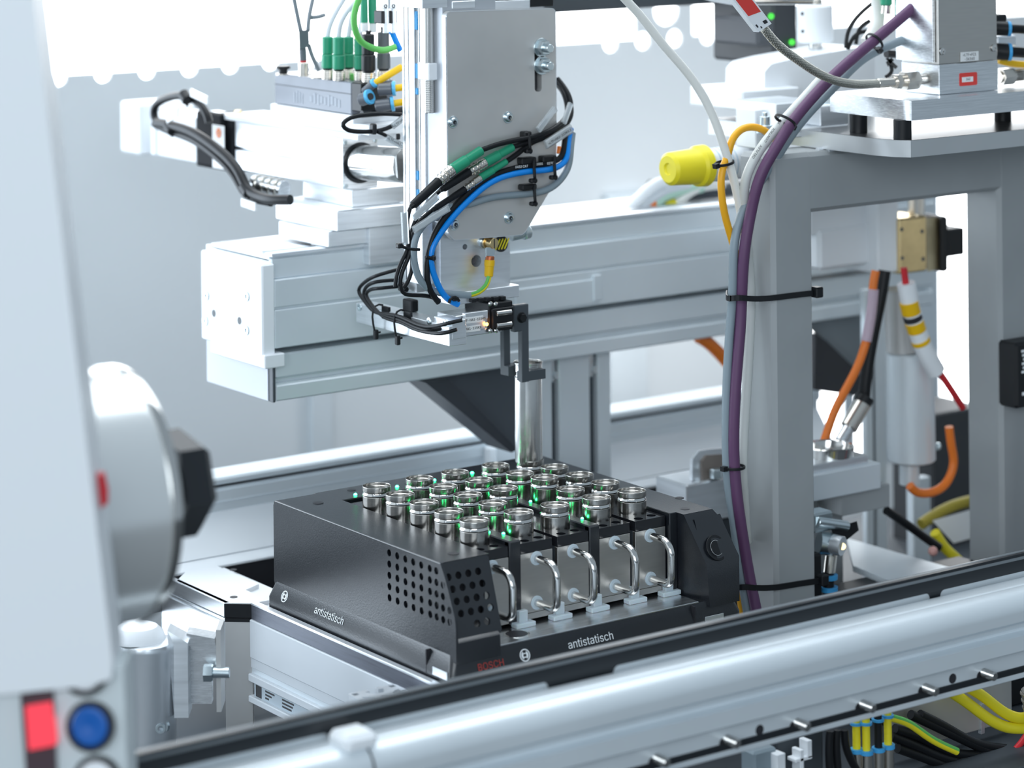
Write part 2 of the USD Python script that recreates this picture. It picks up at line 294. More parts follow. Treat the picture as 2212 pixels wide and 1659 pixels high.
# five pull-out cartridges
CXS = [0, 46.65, 85.8, 131.46, 171.2]
nth = ['first', 'second', 'third', 'fourth', 'fifth']
side_w = ['leftmost', 'second from the left', 'middle', 'second from the right', 'rightmost']
c = Thing('cartridge', 'leftmost steel fronted pull-out cartridge with bow handle, half behind the perforated cover', 'cartridge', 'pull-out cartridges of the tray')
hol = [disc(x, y, 4.2, 6) for x, y in ((-8, -19.5), (8, -17.5))]
blk = prism(rpoly(-16.9, 16.9, -26.2, 185, .8).difference(unary_union(hol)), 'z', -24, -20.4)
c.add('top_block', [blk, bx(-16.9, 16.9, -26.2, 185, -29.4, -23.6, .4)], BLKG)
c.add('front_plate', bx(-16.9, 16.9, -26.4, -22, -81, -29.6, .3), BRUSH); c.add('bottom_strip', bx(-16.9, 16.9, -26.4, -22, -86.6, -81.3, .3), BRUSH); c.add('cartridge_body', bx(-16.5, 16.5, -22, 185, -86, -29), DGRY)
hp = [(-.8, -26, -35)] + [(-.8, -38, -35)] + [(-.8, -56.5+12*math.cos(a), -35-12+12*math.sin(a)) if 0 else (-.8, -44.5-12*math.sin(a), -47+12*math.cos(a)) for a in np.linspace(0, math.pi/2, 7)] + [(-.8, -56.5, -60)] + [(-.8, -48.5-8*math.cos(a), -65.2-8*math.sin(a)) for a in np.linspace(0, math.pi/2, 6)] + [(-.8, -38, -73.2), (-.8, -26, -73.2)]
h = c.add('handle', tube(hp, 3.35, 16, raw=True), STEEL)
for z in (-35, -73.2): c.add('handle_washer', [ring((-.8, -26.2, z), (0, -1, 0), 6, 3.2, 1.6)], NYL, h)
c.done()
for k in range(1, 5): c.copy((CXS[k], 0, 0), ['', 'steel fronted cartridge with bow handle, second from the left', 'steel fronted cartridge with bow handle, middle one of five', 'steel fronted cartridge with bow handle, second from the right', 'steel fronted cartridge with bow handle beside the button cover, rightmost'][k])
fx = [28.5, 67.6, 108.3, 149.8, 188]
s_ = Thing('spacer', 'white nylon spacer foot under the leftmost gap of the cartridge fronts', 'spacer', 'white nylon spacers in front of the cartridges')
s_.add('pin', bx(fx[0]-4.5, fx[0]+4.5, -32, -26.6, -89.8, -76, .6), NYL); s_.add('flange', bx(fx[0]-10, fx[0]+10, -36, -26.6, -89.7, -85.6, .6), NYL); s_.done()
for k in range(1, 5): s_.copy((fx[k]-fx[0], 0, 0), f'white nylon spacer foot on the base plate, {["", "second from the left", "third from the left", "fourth from the left", "rightmost, beside the button cover"][k]}')
# cans in the tray
cell = Thing('steel_can', 'short steel can at the front of the leftmost row, nearest the perforated cover', 'can', 'steel cans in the tray')
cell.add('can_body', lathe([(0, -33), (12.9, -33), (13, -32), (13, -9.2), (12.9, -8.7), (12.5, -8.3), (12.1, -8)], (0, 0, 0), n=40), CELL)
cell.add('collar', lathe([(12.1, -8.2), (13, -7.9), (13.1, -7.5), (12.4, -6.2), (12.2, -5.4), (11.8, -5.2)], (0, 0, 0), n=40), STEEL)
cell.add('lid', lathe([(11.8, -5.4), (12.5, -4.9), (13, -4.4), (13.1, -.5), (12.9, 0), (12.5, 0), (12.2, -.5), (12.1, -2.6), (11.5, -3.1), (9.5, -2.7), (5, -3.1), (0, -3.1)], (0, 0, 0), n=40), CELL)
cell.done()
cw = ['leftmost row', 'second row from the left', 'middle row', 'second row from the right', 'rightmost row']
rw = ['front', 'second from the front', 'middle', 'second from the back', 'back']
for i in range(5):
    for j in range(5):
        if (i, j) in ((0, 0), (2, 1)): continue
        cell.copy((CXS[i], 38.9*j, 3.2 if (i, j) == (3, 2) else 0), f'short steel can in the {cw[i]}, {rw[j]} one' + (' under the lifted tube' if (i, j) == (4, 4) else ''))
# can held by the gripper
t = Thing('lifted_can', 'tall shiny steel tube can held by the gripper above the tray', 'can')
g = np.array([170.5, 156.5, 0])
t.add('tube_wall', lathe([(0, -2), (12.6, -2.4), (13, -2), (13, 77), (12.9, 78.5), (12.2, 80), (12.2, 81.5), (13.2, 83)], g, n=48), CANSTEEL)
t.add('rim', lathe([(12.2, 82.6), (13.3, 83.2), (13.4, 89), (14, 90.6), (13.9, 91.4), (13.3, 91.2), (12.8, 89), (12.6, 60), (0, 60)], g, n=48), CANSTEEL)
t.done()
# ================================================================ gripper under the lifting axis
def bxp(y, l, r, tp, bt, y1, b=.5, ref=None):          # a box whose front is at y: left, right, top, bottom pixels in the survey photo, back at y1
    my = (tp+bt)/2; mx = (l+r)/2
    return bx(X(l, my, y), X(r, my, y), y, y1, Z(mx, bt, y), Z(mx, tp, y), b)
t = Thing('gripper', 'black two-finger gripper with steel fingers clamping the lifted tube', 'gripper')
t.add('jaw_body', [bxp(136, 1036, 1088, 652, 714, 176, .8), bxp(133, 1044, 1090, 664, 708, 179, .8)], BLK)
for py in (676, 702): t.add('guide_pin', cyl(P(1052, py+1, y=131), P(1084, py-3, y=131), 2.4), STEEL)
for px, py in ((1039, 655), (1050, 656), (1038, 713), (1050, 713)): t.add('screw', lathe([(0, 0), (2.2, 0), (2.4, 1), (1.5, 1.8), (0, 2)], P(px, py, y=136), (0, -1, 0), 14), STEEL)
t.add('top_slide', [bxp(140, 1000+k*16, 1010+k*16, 644-k, 652-k, 170, .3) for k in range(5)], BLK)
# near finger
yf = 141
f1 = bx(X(1106, 740, yf), X(1121.5, 740, yf), yf, yf+6.5, Z(1112, 826, yf), Z(1112, 658, yf), .5)
t.add('finger', uni(f1, bx(X(1090, 690, yf), X(1121.5, 690, yf), yf, yf+6.5, Z(1106, 716, yf), Z(1106, 658, yf), .8), prism(Polygon([(X(1106, 810, yf), yf), (X(1156, 810, yf), yf), (X(1156, 810, yf), yf+9), (X(1150, 810, yf), yf+9)] + [(170.5+13*math.cos(a), 156.5+13*math.sin(a)) for a in np.linspace(-.6, -2.4, 9)] + [(X(1106, 810, yf), yf+9)]), 'z', Z(1130, 822, yf), Z(1140, 800, yf))), DGRY)
t.add('finger_bolt', [hexn(P(1106, 686, y=yf), (0, -1, 0), 7.5, 4), ring(P(1106, 686, y=yf), (0, -1, 0), 5, 2, 1)], BLK)
yr = 171
t.add('finger', uni(bx(X(1067, 760, yr), X(1081, 760, yr), yr, yr+6.5, Z(1072, 810, yr), Z(1072, 690, yr), .5), bx(X(1067, 760, yr), X(1104, 800, yr), yr-7, yr+6.5, Z(1085, 808, yr), Z(1085, 786, yr), .5)), DGRY)
t.add('proximity_sensor', [bxp(132, 985, 1034, 672, 690, 137, .4), bxp(132, 978, 1028, 694, 712, 137, .4)], ALU)
t.add('sensor_label', [bxp(131.6, 975, 1024, 683, 696, 132.2, .1), bxp(131.6, 963, 1017, 703, 716, 132.2, .1)], PAPER)
for (px, py) in ((1003, 688.5), (993, 708)): t.add('label_text', text('-LTF-HA1-115KX', P(px, py, y=131.4), (1, 0, 0), (0, 0, 1), 2.2), INKB)
t.add('signal_lamp', trimesh.creation.icosphere(2, 1.6).apply_translation(P(1031, 699, y=130.5)), LEDO)
t.done()
# white block that carries the gripper
t = Thing('gripper_mount_block', 'bright aluminium block with cable clips carrying the gripper', 'mounting block')
xb = 57.1
t.add('block', [bx(xb, 76, 120, 279, 124, 142.2, .5), bx(xb+3, X(985, 690, 120), 119.5, 150, 130, 147, .5)], ALU)
t.add('carrier', bx(76, 128, 138, 168, 127, 147, .6), ALUM)
for px, py in ((757, 657), (822, 678), (907, 690), (940, 694)): t.add('cap_screw', [ring(P(px, py, x=xb), (-1, 0, 0), 3.6, 1.6, .8, 20), cyl(P(px, py, x=xb), P(px, py, x=xb)+[-.3, 0, 0], 2)], ZINC)
for px in (803, 850):
    yy = Y(px, 690, xb); t.add('cable_clip', [tube([(xb+2, yy, 146), (xb-4, yy, 147), (xb-9, yy, 142), (xb-9, yy, 130), (xb-6, yy, 121), (xb-1, yy, 121)], 1.0, 8), bx(xb-8, xb-4, yy-2.5, yy+2.5, 115, 124, .8), bx(xb-1, xb+2, yy-14, yy-2, 134, 146, .5)], BLK)
t.done()
# lifting (z) axis: bracket, face plate, profile
t = Thing('bracket', 'silver angle bracket with earthing screw below the face plate', 'bracket')
yb = 163
zl0, zl1 = Z(1090, 645, yb-18), Z(1090, 617, yb-18)
t.add('foot_plate', bx(X(935, 640, yb), X(1103, 630, yb-18), yb-18, yb+9, zl0+1, zl1, .5), ALU)
t.add('back_plate', prism(rpoly(X(934, 560, yb), X(1084, 560, yb), zl1-1, Z(1010, 470, yb), 1).difference(unary_union([disc(X(1011, 562, yb), Z(1011, 562, yb), 5.6), disc(X(987, 531, yb), Z(987, 531, yb), 2.6)])), 'y', yb, yb+9), ALU)
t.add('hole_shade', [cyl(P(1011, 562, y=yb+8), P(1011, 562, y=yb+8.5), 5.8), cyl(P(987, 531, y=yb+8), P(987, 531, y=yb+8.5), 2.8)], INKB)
q = P(1031, 521, y=yb)
for k, (r, a, b, m) in enumerate(((7.2, 0, 2.2, ZINC), (6.2, 2.2, 4.2, NICKEL), (6.4, 4.2, 6, BRASS))): t.add('washer', ring(q+[0, -a, 0], (0, -1, 0), r, 2, b-a), m)
sc = t.add('earthing_screw', [cyl(q, q+[0, -13, 0], 3.9), cyl(q+[0, -6, 0], q+[0, -15, 0], 5)], BRASS); t.add('slot', bx(q[0]-.5, q[0]+.5, q[1]-15.3, q[1]-14.8, q[2]-4.5, q[2]+4.5, .1), INKB, sc)
t.add('damper', [cyl(P(1086, 508, y=yb+8), P(1118, 501, y=yb+8), 5.2), cyl(P(1112, 503, y=yb+8), P(1125, 499, y=yb+8), 7.2, b=1)] + [ring(P(1088+k*3.4, 507.6-k*.7, y=yb+8), (1, 0, 0), 5.8, 5, .8, 16) for k in range(7)], ZINC)
qd = P(1065, 526, y=yb); t.add('dial', cyl(qd, qd+[0, -1.2, 0], 7.6), INKB)
t.add('dial_stripe', [place(bx(-.7, .7, -5.5, 5.5, 0, .5, .1), qd+np.array([k*3.4-5, -1.7, 0]), (math.cos(.5), 0, -math.sin(.5)), (math.sin(.5), 0, math.cos(.5)), (0, -1, 0)) for k in (0, 1, 2, 3)], CLEM)
t.done()
t = Thing('face_plate', 'grey ground steel face plate with slot, bolts and four cap screws', 'plate')
yp = 150; p0 = [(957, 22), (1192, 19), (1190, 236), (1186, 392), (1120, 500), (1112, 508), (964, 517), (951, 503)]
pq = [P(a, b, y=yp)[[0, 2]] for a, b in p0]; pq[0][0] = pq[-1][0] = 77.2; pq[1][0] = pq[2][0] = 202.2
pl = Polygon(pq); slot = rpoly(X(1145, 150, yp), X(1160, 150, yp), Z(1152, 199, yp), Z(1152, 92, yp), 3.2)
pl = pl.buffer(-5).buffer(5, quad_segs=5)
t.add('plate', prism(pl.difference(slot), 'y', yp, yp+7), PLATE)
t.add('plate_edge', prism(pl.difference(pl.buffer(-.6)), 'y', yp-.12, yp+1), ALU)
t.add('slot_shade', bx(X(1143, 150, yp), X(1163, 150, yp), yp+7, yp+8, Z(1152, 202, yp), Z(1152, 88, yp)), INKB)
for px, py in ((1160, 104), (1160, 142)):
    q = P(px, py, y=yp); t.add('hex_bolt', [ring(q, (0, -1, 0), 9, 3, 1.4), hexn(q+[0, -1.4, 0], (0, -1, 0), 13, 7), cyl(q+[0, -8, 0], q+[0, -15, 0], 4)], ZINC)
for px, py in ((966, 261), (1085, 253), (964, 482), (1083, 470)):
    q = P(px, py, y=yp); b = t.add('cap_screw', [ring(q, (0, -1, 0), 5.6, 3, .9), lathe([(0, 0), (4.4, 0), (4.4, 1.6), (3.4, 2.8), (2, 3), (1.9, 1.4), (0, 1.4)], q+[0, -.6, 0], (0, -1, 0), 20)], ZINC); t.add('hex_socket', hexn(q+[0, -1.7, 0], (0, -1, 0), 3.4, .5), INKB, b)
t.done()
t = Thing('lifting_axis', 'vertical aluminium slide unit with rails and spindle behind the face plate', 'linear axis')
xz = 78
def sv(l, r, x, zt, zb, dx): return bx(x, x+dx, Y(r, 250, x), Y(l, 250, x), zb, zt, .5)
t.add('carriage', uni(bx(xz, xz+60, 157.4, Y(905, 250, xz), 238, 440, .5), bx(xz, xz+60, 172.6, Y(905, 250, xz), 192, 240, .5)), ALUD)
t.add('profile', [sv(858, 884, xz-2, 450, 160, 70), sv(893, 906, xz-2, 445, 170, 70), sv(884, 893, xz+4, 445, 160, 60)], ALU)
t.add('slot', [bx(xz-2.3, xz, Y(u+1.6, 250, xz), Y(u, 250, xz), 170, 445, .1) for u in (866, 875, 899)], DGRY); t.add('slot', sv(885, 892, xz+1.2, 445, 170, 2), PLATE)
t.add('front_rail', bx(xz+1.5, xz+100, 157.6, 168, 240, 432, .5), ALU)
t.add('slot_insert', [bx(xz-.6, xz+1.5, Y(891, 300, xz), Y(886, 300, xz), Zx(888, b, xz), Zx(888, a, xz), .3) for a, b in ((133, 165), (186, 200), (365, 385), (405, 440), (20, 60))], LBLU)
t.add('spindle', cyl((xz-4, Y(924, 170, xz), Zx(924, 240, xz)), (xz-4, Y(924, 170, xz), 440), 5), STEEL)
t.add('spindle_thread', [ring((xz-4, Y(924, 170, xz), Zx(924, 238, xz)+k*1.7), (0, 0, 1), 5.5, 4.8, .9, 16) for k in range(20)], STEEL)
t.add('stop_block', bx(xz-9, xz+4, Y(934, 150, xz), Y(909, 150, xz), Zx(920, 168, xz), Zx(920, 131, xz), .8), WHITEP)
t.add('lower_guide', [bx(64, 75.5, 173, 200, 172, 232, .6)], ALU)
t.add('top_motor_flange', [bx(X(1085, 5, 158), X(1190, 5, 158), 158, 215, Z(1120, 17, 158), 470, 1)], BLK)
t.add('top_cap', [bxp(156, 905, 960, -20, 14, 200), bxp(156, 970, 1020, 0, 16, 190)], ALU)
t.done()
# horizontal (y) axis with motor
t = Thing('cross_axis', 'bright aluminium cross slide with round thrust tube and black end motor', 'linear axis')
ya = 322; xa = X(723, 290, ya); zt, zb = Z(723, 290, ya), Z(723, 400, ya); zc = (zt+zb)/2; ZTA = zt
far = Y(330, 300, xa); w = 40.5
t.add('slide_body', [bx(xa, xa+w, ya, far-60, zc-1.5, zt, .8), bx(xa+5, xa+w-1, ya, far-60, zc-5, zc), bx(xa, xa+w, ya, far-60, zb, zc-4.5, .8)], ALU)
t.add('end_plate', bx(xa+.5, xa+w, ya-3, ya, zb-1, zt+1, .6), ALUM)
rc0 = P(765, 345, y=ya-3.4)
t.add('bore', [ring(rc0, (0, -1, 0), 20, 17.8, .8), cyl(rc0+[0, .3, 0], rc0+[0, .1, 0], 19.5)], RUB)
t.add('thrust_tube', cyl(rc0+[0, 4, 0], P(868, 353, y=229), 17.0, n=36), STEEL)
for dy, dz in ((-17, 20), (17, 20), (-17, -22)): t.add('cap_screw', lathe([(0, 0), (2.4, 0), (2.4, .8), (1.2, 1), (0, .4)], (rc0[0]+dy, ya-3, zc+dz), (0, -1, 0), 14), ZINC)
t.add('top_plate', bx(xa-4, xa+48, ya-38, 550, zt+.5, zt+6, .6), WHITEP)
t.add('motor', [bx(xa-2, xa+44, Y(495, 300, xa), Y(415, 300, xa), zb-4, zt+1, 1), bx(xa-8, xa+2, Y(480, 300, xa), Y(425, 300, xa), zb-1, zt+6, 2)], MATT)
t.add('motor_plate', bx(xa-2, xa+42, Y(415, 300, xa), Y(330, 300, xa), zb-1, zt-3, 1), WHITEP)
t.add('end_cap', [bx(xa-4, xa+44, Y(330, 300, xa), Y(320, 300, xa), zb-1, zt+1, 1), bx(xa-10, xa+44, Y(308, 300, xa), Y(264, 300, xa), zb-3, zt+4, 2.5)], WHITEP)
xs = xa-8.2; t.add('warning_label', bx(xs, xs+.4, Y(472, 280, xs), Y(446, 280, xs), Zx(460, 352, xs), Zx(460, 258, xs), .1), PAPER); qq = P(460, 275, x=xs-.2); t.add('warning_mark', ring(qq, (-1, 0, 0), 5.2, 1.5, .4), CORG)
t.add('brass_fitting', [cyl((xa+12, Y(503, 238, xa+12), zt), (xa+12, Y(503, 238, xa+12), zt+5), 5), hexn((xa+12, Y(503, 238, xa+12), zt+5), (0, 0, 1), 7, 4)], BRASS)
t.done()
# long x gantry beam
t = Thing('gantry_beam', 'long pale aluminium gantry beam with white end cap spanning the background', 'beam')
yb0 = 310; xe = -16; xr = 1500; xrb = 846
t.add('beam', [bx(xe, xrb, yb0+2, 440, 168, 187, 1), bx(xe, xrb, yb0-3, 442, 141.5, 168, 1), bx(xe, xrb, yb0-1, 440, 139.5, 142), bx(xe, xrb, yb0-3, 442, 103, 139.5, 1), bx(xe, xrb, yb0+6, 430, 184, 189.5, 1)], ANOD)
t.add('belt_cover', bx(xe+6, xrb, yb0+30, 420, 188, 191, .5), ALUM)
t.add('rail_top', bx(xe, xrb, yb0+1, yb0+14, 189, 192.5, .6), ALU)
t.add('end_cap', [bx(xe-14, xe, yb0-4, Y(415, 600, xe-14), 97, 184, 1.5), bx(xe-14, xe+8, yb0-8, Y(433, 720, xe-14), 86, 99, 1)], WHITEP)
xc = xe-14
for px, py in ((427, 626), (514, 629), (424, 680), (512, 702)): q = P(px, py, x=xc); b = t.add('cap_screw', [ring(q, (-1, 0, 0), 4.6, 2.2, 1.2, 20)], ZINC)
for px, py in ((442, 664), (497, 681)): q = P(px, py, x=xc); t.add('hole', cyl(q, q+[-.3, 0, 0], 3.6), DGRY)
t.add('slot_cover', [bx(X(1090, 620, yb0), X(1268, 620, yb0), yb0-5, yb0, Z(1200, 655, yb0)-4, Z(1200, 612, yb0), .5), bx(X(1256, 620, yb0), X(1272, 620, yb0), yb0-7, yb0, Z(1264, 650, yb0), Z(1264, 596, yb0), .5)], ANOD)
t.done()
t = Thing('support_profile', 'grooved aluminium profile under the gantry beam with dark end cap', 'profile')
t.add('profile', [bx(-14, xrb, yb0, 436, 74, 97, 1.5), bx(-14, xrb, yb0+6, 430, 66, 76), bx(-14, xrb, yb0, 436, 52, 67.5, 1.5), bx(-14, xrb, yb0+2, 434, 66.5, 69)], ANOD)
t.add('end_cap', bx(-17, -14, yb0-.5, 437, 51.5, 97, .8), DGRY); t.add('end_cap_face', bx(-17.8, -16.9, yb0+8, 437, 52, 96, .6), mat('pale_grey_plastic', (.55, .58, .64), .45))
t.done()
# beam carriage
t = Thing('carriage', 'stack of aluminium carriage plates between the gantry beam and cross slide', 'carriage')
t.add('upper_plate', bx(xa+4, xa+72, 308, 400, 229, zb-.4, .8), ALU)
t.add('middle_plate', bx(48, 128, 296, Y(580, 440, 48), 209, 229, 1), ALU)
t.add('lower_plate', bx(44, 160, 306, 400, 193, 209, 1), ALU)
t.add('side_plate', bx(X(777, 520, 305), 190, 302, 345, 172, 210, .8), ALU)
t.add('wiper', [bx(60, 88, 318, 350, 184, 200, 1), bx(50, 64, 320, 350, 186, 193, 1)], PLATE)
t.done()
# legs of the gantry
t = Thing('gantry_post', 'upright slotted aluminium profile under the beam, right of the lifted tube', 'post')
yg = 330; xp0, xp1 = X(1140, 880, yg), X(1296, 880, yg)
def ex(u): return X(u, 880, yg)
t.add('profile', [bx(ex(1140), ex(1169), yg, 408, -900, 51.5, 1), bx(ex(1184), ex(1251), yg, 408, -900, 51.5, 1), bx(ex(1268), ex(1296), yg, 408, -900, 51.5, 1), bx(ex(1160), ex(1290), yg+14, 404, -900, 51)], ANOD)
t.add('slot', [bx(ex(1168), ex(1185), yg+8, yg+15, -900, 51), bx(ex(1250), ex(1269), yg+8, yg+15, -900, 51)], DGRY)
for px, py in ((1172, 810), (1256, 800)): t.add('slot_screw', [hexn(P(px, py, y=yg+8), (0, -1, 0), 9, 7), bx(P(px, py, y=yg)[0]-3, P(px, py, y=yg)[0]+4, yg+2, yg+8, P(px, py, y=yg)[2]-9, 51, 1)], ZINC)
t.done()
t = Thing('gusset', 'dark triangular gusset bracing the beam behind the lifted tube', 'gusset')
yg2 = 340
g1 = Polygon([P(a, b, y=yg2)[[0, 2]] for a, b in ((880, 815), (1150, 782), (1150, 985), (1062, 970))]); g2 = Polygon([P(a, b, y=yg2)[[0, 2]] for a, b in ((880, 818), (930, 812), (1075, 965), (1062, 972))])
t.add('web', prism(g1, 'y', yg2+8, yg2+16), mat('slate_grey', (.085, .10, .12), .5)); t.add('flange', prism(g2, 'y', yg2-14, yg2+30), mat('dark_slate', (.045, .05, .062), .5)); t.done()
# conveyor side rail behind the tray
t = Thing('rear_conveyor_rail', 'pale grooved conveyor rail running behind the tray', 'rail')
yr0 = 440
za, zb_, zc = Z(540, 1022, yr0), Z(540, 1045, yr0), Z(540, 1012, yr0)
t.add('upper_lip', bx(-700, 790, yr0-2, yr0+40, za+.5, za+7.5, 2), ANOD); t.add('groove', bx(-700, 790, yr0+5, yr0+38, za-3, za+1), INKB)
t.add('body', bx(-700, 790, yr0-3, yr0+40, za-17, za-2.5, 2.5), ANOD); t.add('foot_lip', bx(-700, 790, yr0+3, yr0+40, za-27, za-17, 1), ANOD); t.add('skirt', hull([(x, y, z) for x in (-700, 790) for y, z in ((yr0+4, za-27), (yr0+8, za-27), (yr0-24, za-62), (yr0-20, za-64))]), WHITEP)
for a, b in ((-700, ex(1140)-3), (ex(1296)+3, 790)): t.add('shelf', bx(a, b, 386, 417, -118.5, -116, .5), WHITEP); t.add('shelf_gap_black', bx(a, b, 388, 393, -150, -118.6, .5), INKB)  # black strip stands in for the dark gap under the shelf
q = P(1030, 980, y=yr0-4); t.add('end_stop', bx(q[0]-7, q[0]+7, yr0-14, yr0-3.5, q[2]-9, q[2]+9, 2), WHITEP)
t.done()
# ================================================================ conveyor left of the tray
t = Thing('conveyor_frame', 'bright conveyor rail with black corner cap left of the charging tray', 'conveyor')
top = Polygon([(-96.5, 263), (-77, 247), (-77, -140), (-30, -140), (-30, 384), (-74, 380), (-96.5, 357)])
t.add('top_plate', [prism(top.buffer(-.3), 'z', -125, -118), prism(Polygon([(-96.5, 263), (-77, 247), (-60, 247), (-60, 290), (-40, 300), (-40, 384), (-74, 380), (-96.5, 357)]), 'z', -122, -114)], WHITEP)
t.add('guide_rail', [bx(-79.5, -73, -140, 247, -115, -112.5, .5)], ALU); t.add('brushed_strip', bx(-79, -74, -140, 247, -128, -113.6, .3), STRIP)
t.add('side_panel', [bx(-81, -74, -140, 247, -163, -128, .8), bx(-80, -74, -140, 247, -172, -163)], PANEL)
t.add('groove', bx(-79, -74, -140, 247, -178, -163), ANOD)
t.add('lower_lip', [bx(-83, -74, -140, 247, -184, -177, .8), bx(-83, -74, -140, 247, -203, -197, .8)], PANEL)
t.add('type_label', bx(-79.3, -78.6, 60, 242, -198, -184, .1), mat('silver_label', (.52, .60, .66), .4))
t.add('label_print', [bx(-79.6, -79.2, 229, 239, -196.5, -186, .1)] + [bx(-79.6, -79.2, 222-w-o*30, 222-o*30, -188.5-r*3.1, -187-r*3.1, .05) for r in range(3) for o, w in ((0, 16-5*r), (1, 20-2*r), (3, 12), (4.2, 9-r))], INKB)
t.add('left_rail', [bx(-98, -92, 263, 383, -127, -114, .6), bx(-97.5, -92, 263, 383, -131, -128), bx(-99, -92, 263, 383, -185, -131, .8)], ALU)
def corner(z0, z1, g=0): return prism(Polygon([(-97.5-g, 263), (-78.5-g, 246.5), (-74, 252), (-90, 268)]), 'z', z0, z1)
t.add('corner_cap', [corner(-127, -114.6, .6), corner(-131, -127.6, .2)], BLK); t.add('corner_post', corner(-232, -131), PLATE)
for q in (P(473, 1278, z=-114), P(473, 1219, z=-114)): t.add('hole', cyl(q, q+[0, 0, .4], 3.6), INKB)
t.done()
struct('machine_bed', bx(-700, 1400, -240, 500, -900, -232), DGRY, 'dark grey machine bed under the conveyor')
t = Thing('profile_offcut', 'upright white extruded profile end with four T slots, beside the tray', 'profile')
q = P(797, 1497, x=-112); w = 23
arm = unary_union([sbox(-w, -w, w, w)]); cut = []
for k in range(4):
    s0 = unary_union([sbox(-4.5, w-5, 4.5, w+1), Polygon([(-9, w-5), (9, w-5), (7, w-10), (4, w-14), (-4, w-14), (-7, w-10)])]); cut.append(affinity.rotate(s0, 90*k, origin=(0, 0)))
for a, b in ((1, 1), (1, -1), (-1, 1), (-1, -1)): cut.append(sbox(a*18-2.6, b*18-2.6, a*18+2.6, b*18+2.6))
sec = sbox(-w, -w, w, w).buffer(-3).buffer(3).difference(unary_union(cut + [disc(0, 0, 4, 8)]))
t.add('profile', prism(affinity.translate(sec, q[0], q[1]), 'z', -232, q[2]), ALU)
t.add('slot_shade', prism(affinity.translate(sbox(-w+3, -w+3, w-3, w-3), q[0], q[1]), 'z', -232, q[2]-14), PLATE); t.done()
single('blue_clip', 'small blue plastic clip in the slot of the upright profile', 'clip', bx(*(P(868, 1486, x=-112+22)[[0]]-4), *(P(868, 1486, x=-112+22)[[0]]+6), q[1]-22, q[1]-12, q[2]-9, q[2]-3, 1), LBLU)
# round column with clamp
t = Thing('clamp_column', 'round aluminium column with white dome top, clamp and screw, lower left', 'column')
cc = P(280, 1400, d=2335); rc = 26
zt = P(280, 1366, d=2335)[2]
t.add('column', lathe([(0, -500), (rc, -500), (rc, zt-6), (rc-1.5, zt-1.5), (rc-5, zt), (0, zt+1)], (cc[0], cc[1], 0), n=48), COLM)
t.add('dome', lathe([(rc-2, 0), (rc-4, 6), (rc-9, 11), (0, 14)], (cc[0]-4, cc[1]+6, zt), n=40), WHITEP)
q = P(309, 1553, d=2320); sd = np.array([-.45, -.85, 0.]); b = t.add('screw', [lathe([(0, -6), (8, -6), (8, 1), (6.5, 3), (4.5, 3), (4.2, 8), (2.4, 8), (2.2, 3), (0, 3)], q, sd, 24)], ZINC)
jx = cc+RT*rc*.8
t.add('clamp_jaw', [hull([cc+RT*a+FW*b_+ZZ*(z-cc[2]) for a in (26, 38) for b_ in (-14, 12) for z in (P(350, 1365, d=2335)[2], P(350, 1525, d=2335)[2])] + [cc+RT*20+FW*b_+ZZ*(P(330, 1340, d=2335)[2]-cc[2]) for b_ in (-10, 12)])], ALU)
t.add('clamp_arm', [hull([cc+RT*a+FW*b_+ZZ*(P(380, yy, d=2335)[2]-cc[2]) for a in (38, 56) for b_ in (4, 16) for yy in (1375, 1510)]), hull([cc+RT*a+FW*b_+ZZ*(P(380, yy, d=2335)[2]-cc[2]) for a, yy in ((36, 1350), (60, 1362), (66, 1440), (36, 1372)) for b_ in (-6, 14)])], ALUM)
q = P(405, 1440, d=2320); t.add('clamp_bolt', [hexn(q, RT, 13, 8), cyl(q+RT*8, q+RT*22, 4.5)], ZINC)
q1 = P(438, 1430, d=2335); t.add('bracket_plate', [hull([q1+RT*a+FW*b_+ZZ*c_ for a in (-1, 3) for b_ in (-12, 20) for c_ in (36, -34)])], PLATE); t.done()
# ================================================================ front guard rail
yf0 = -250
t = Thing('front_rail', 'long rounded aluminium guard rail with rubber strip across the foreground', 'rail')
x0r, x1r = -505, 900
def zz(py, y, px=1500): return Z(px, py, y)
gt, gb = zz(1357, yf0), zz(1416, yf0-2)
wins = []
wx = [X(px, 1400, yf0) for px in (300, 1135, 1290, 1990, 2400)]
xs_ = np.array([-640, X(1145, 1440, yf0), X(1990, 1290, yf0), 640])
spans = [(X(1145, 1440, yf0)-168, X(1145, 1440, yf0)-3), (X(1275, 1425, yf0), X(1985, 1290, yf0)-6), (X(2000, 1290, yf0)+6, X(2000, 1290, yf0)+300)]
spans = [(-560, -300), (-292, X(1150, 1440, yf0)), (X(1290, 1425, yf0), X(1978, 1290, yf0)), (X(1999, 1290, yf0), 800)]
win = unary_union([rpoly(a, b, zz(1399, yf0), gb-8, 5) for a, b in spans])
t.add('rubber_strip', [prism(sbox(x0r, gb-12, x1r, gt).difference(win), 'y', yf0, yf0+4), prism(Polygon([(yf0-1.5, zz(1397, yf0)), (yf0-1.5, gt-4.6), (yf0+10, gt-4.6), (yf0+10, zz(1397, yf0))]), 'x', x0r, x1r)], RUB)
t.add('rubber_lip_sheen', prism(Polygon([(yf0-1.5, gt-4.5), (yf0-.8, gt-3), (yf0+2, gt-1), (yf0+6, gt), (yf0+10, gt-.6), (yf0+10, gt-4.5)]), 'x', x0r, x1r), LIP_SHEEN)  # paler bevel colour stands in for the sheen on the rubber
t.add('window_strip', bx(x0r, x1r, yf0+1.2, yf0+3.5, gb-12, zz(1398, yf0)), ANOD)
ya_, yb_ = yf0-3, yf0-38
zA = zz(1413, ya_)
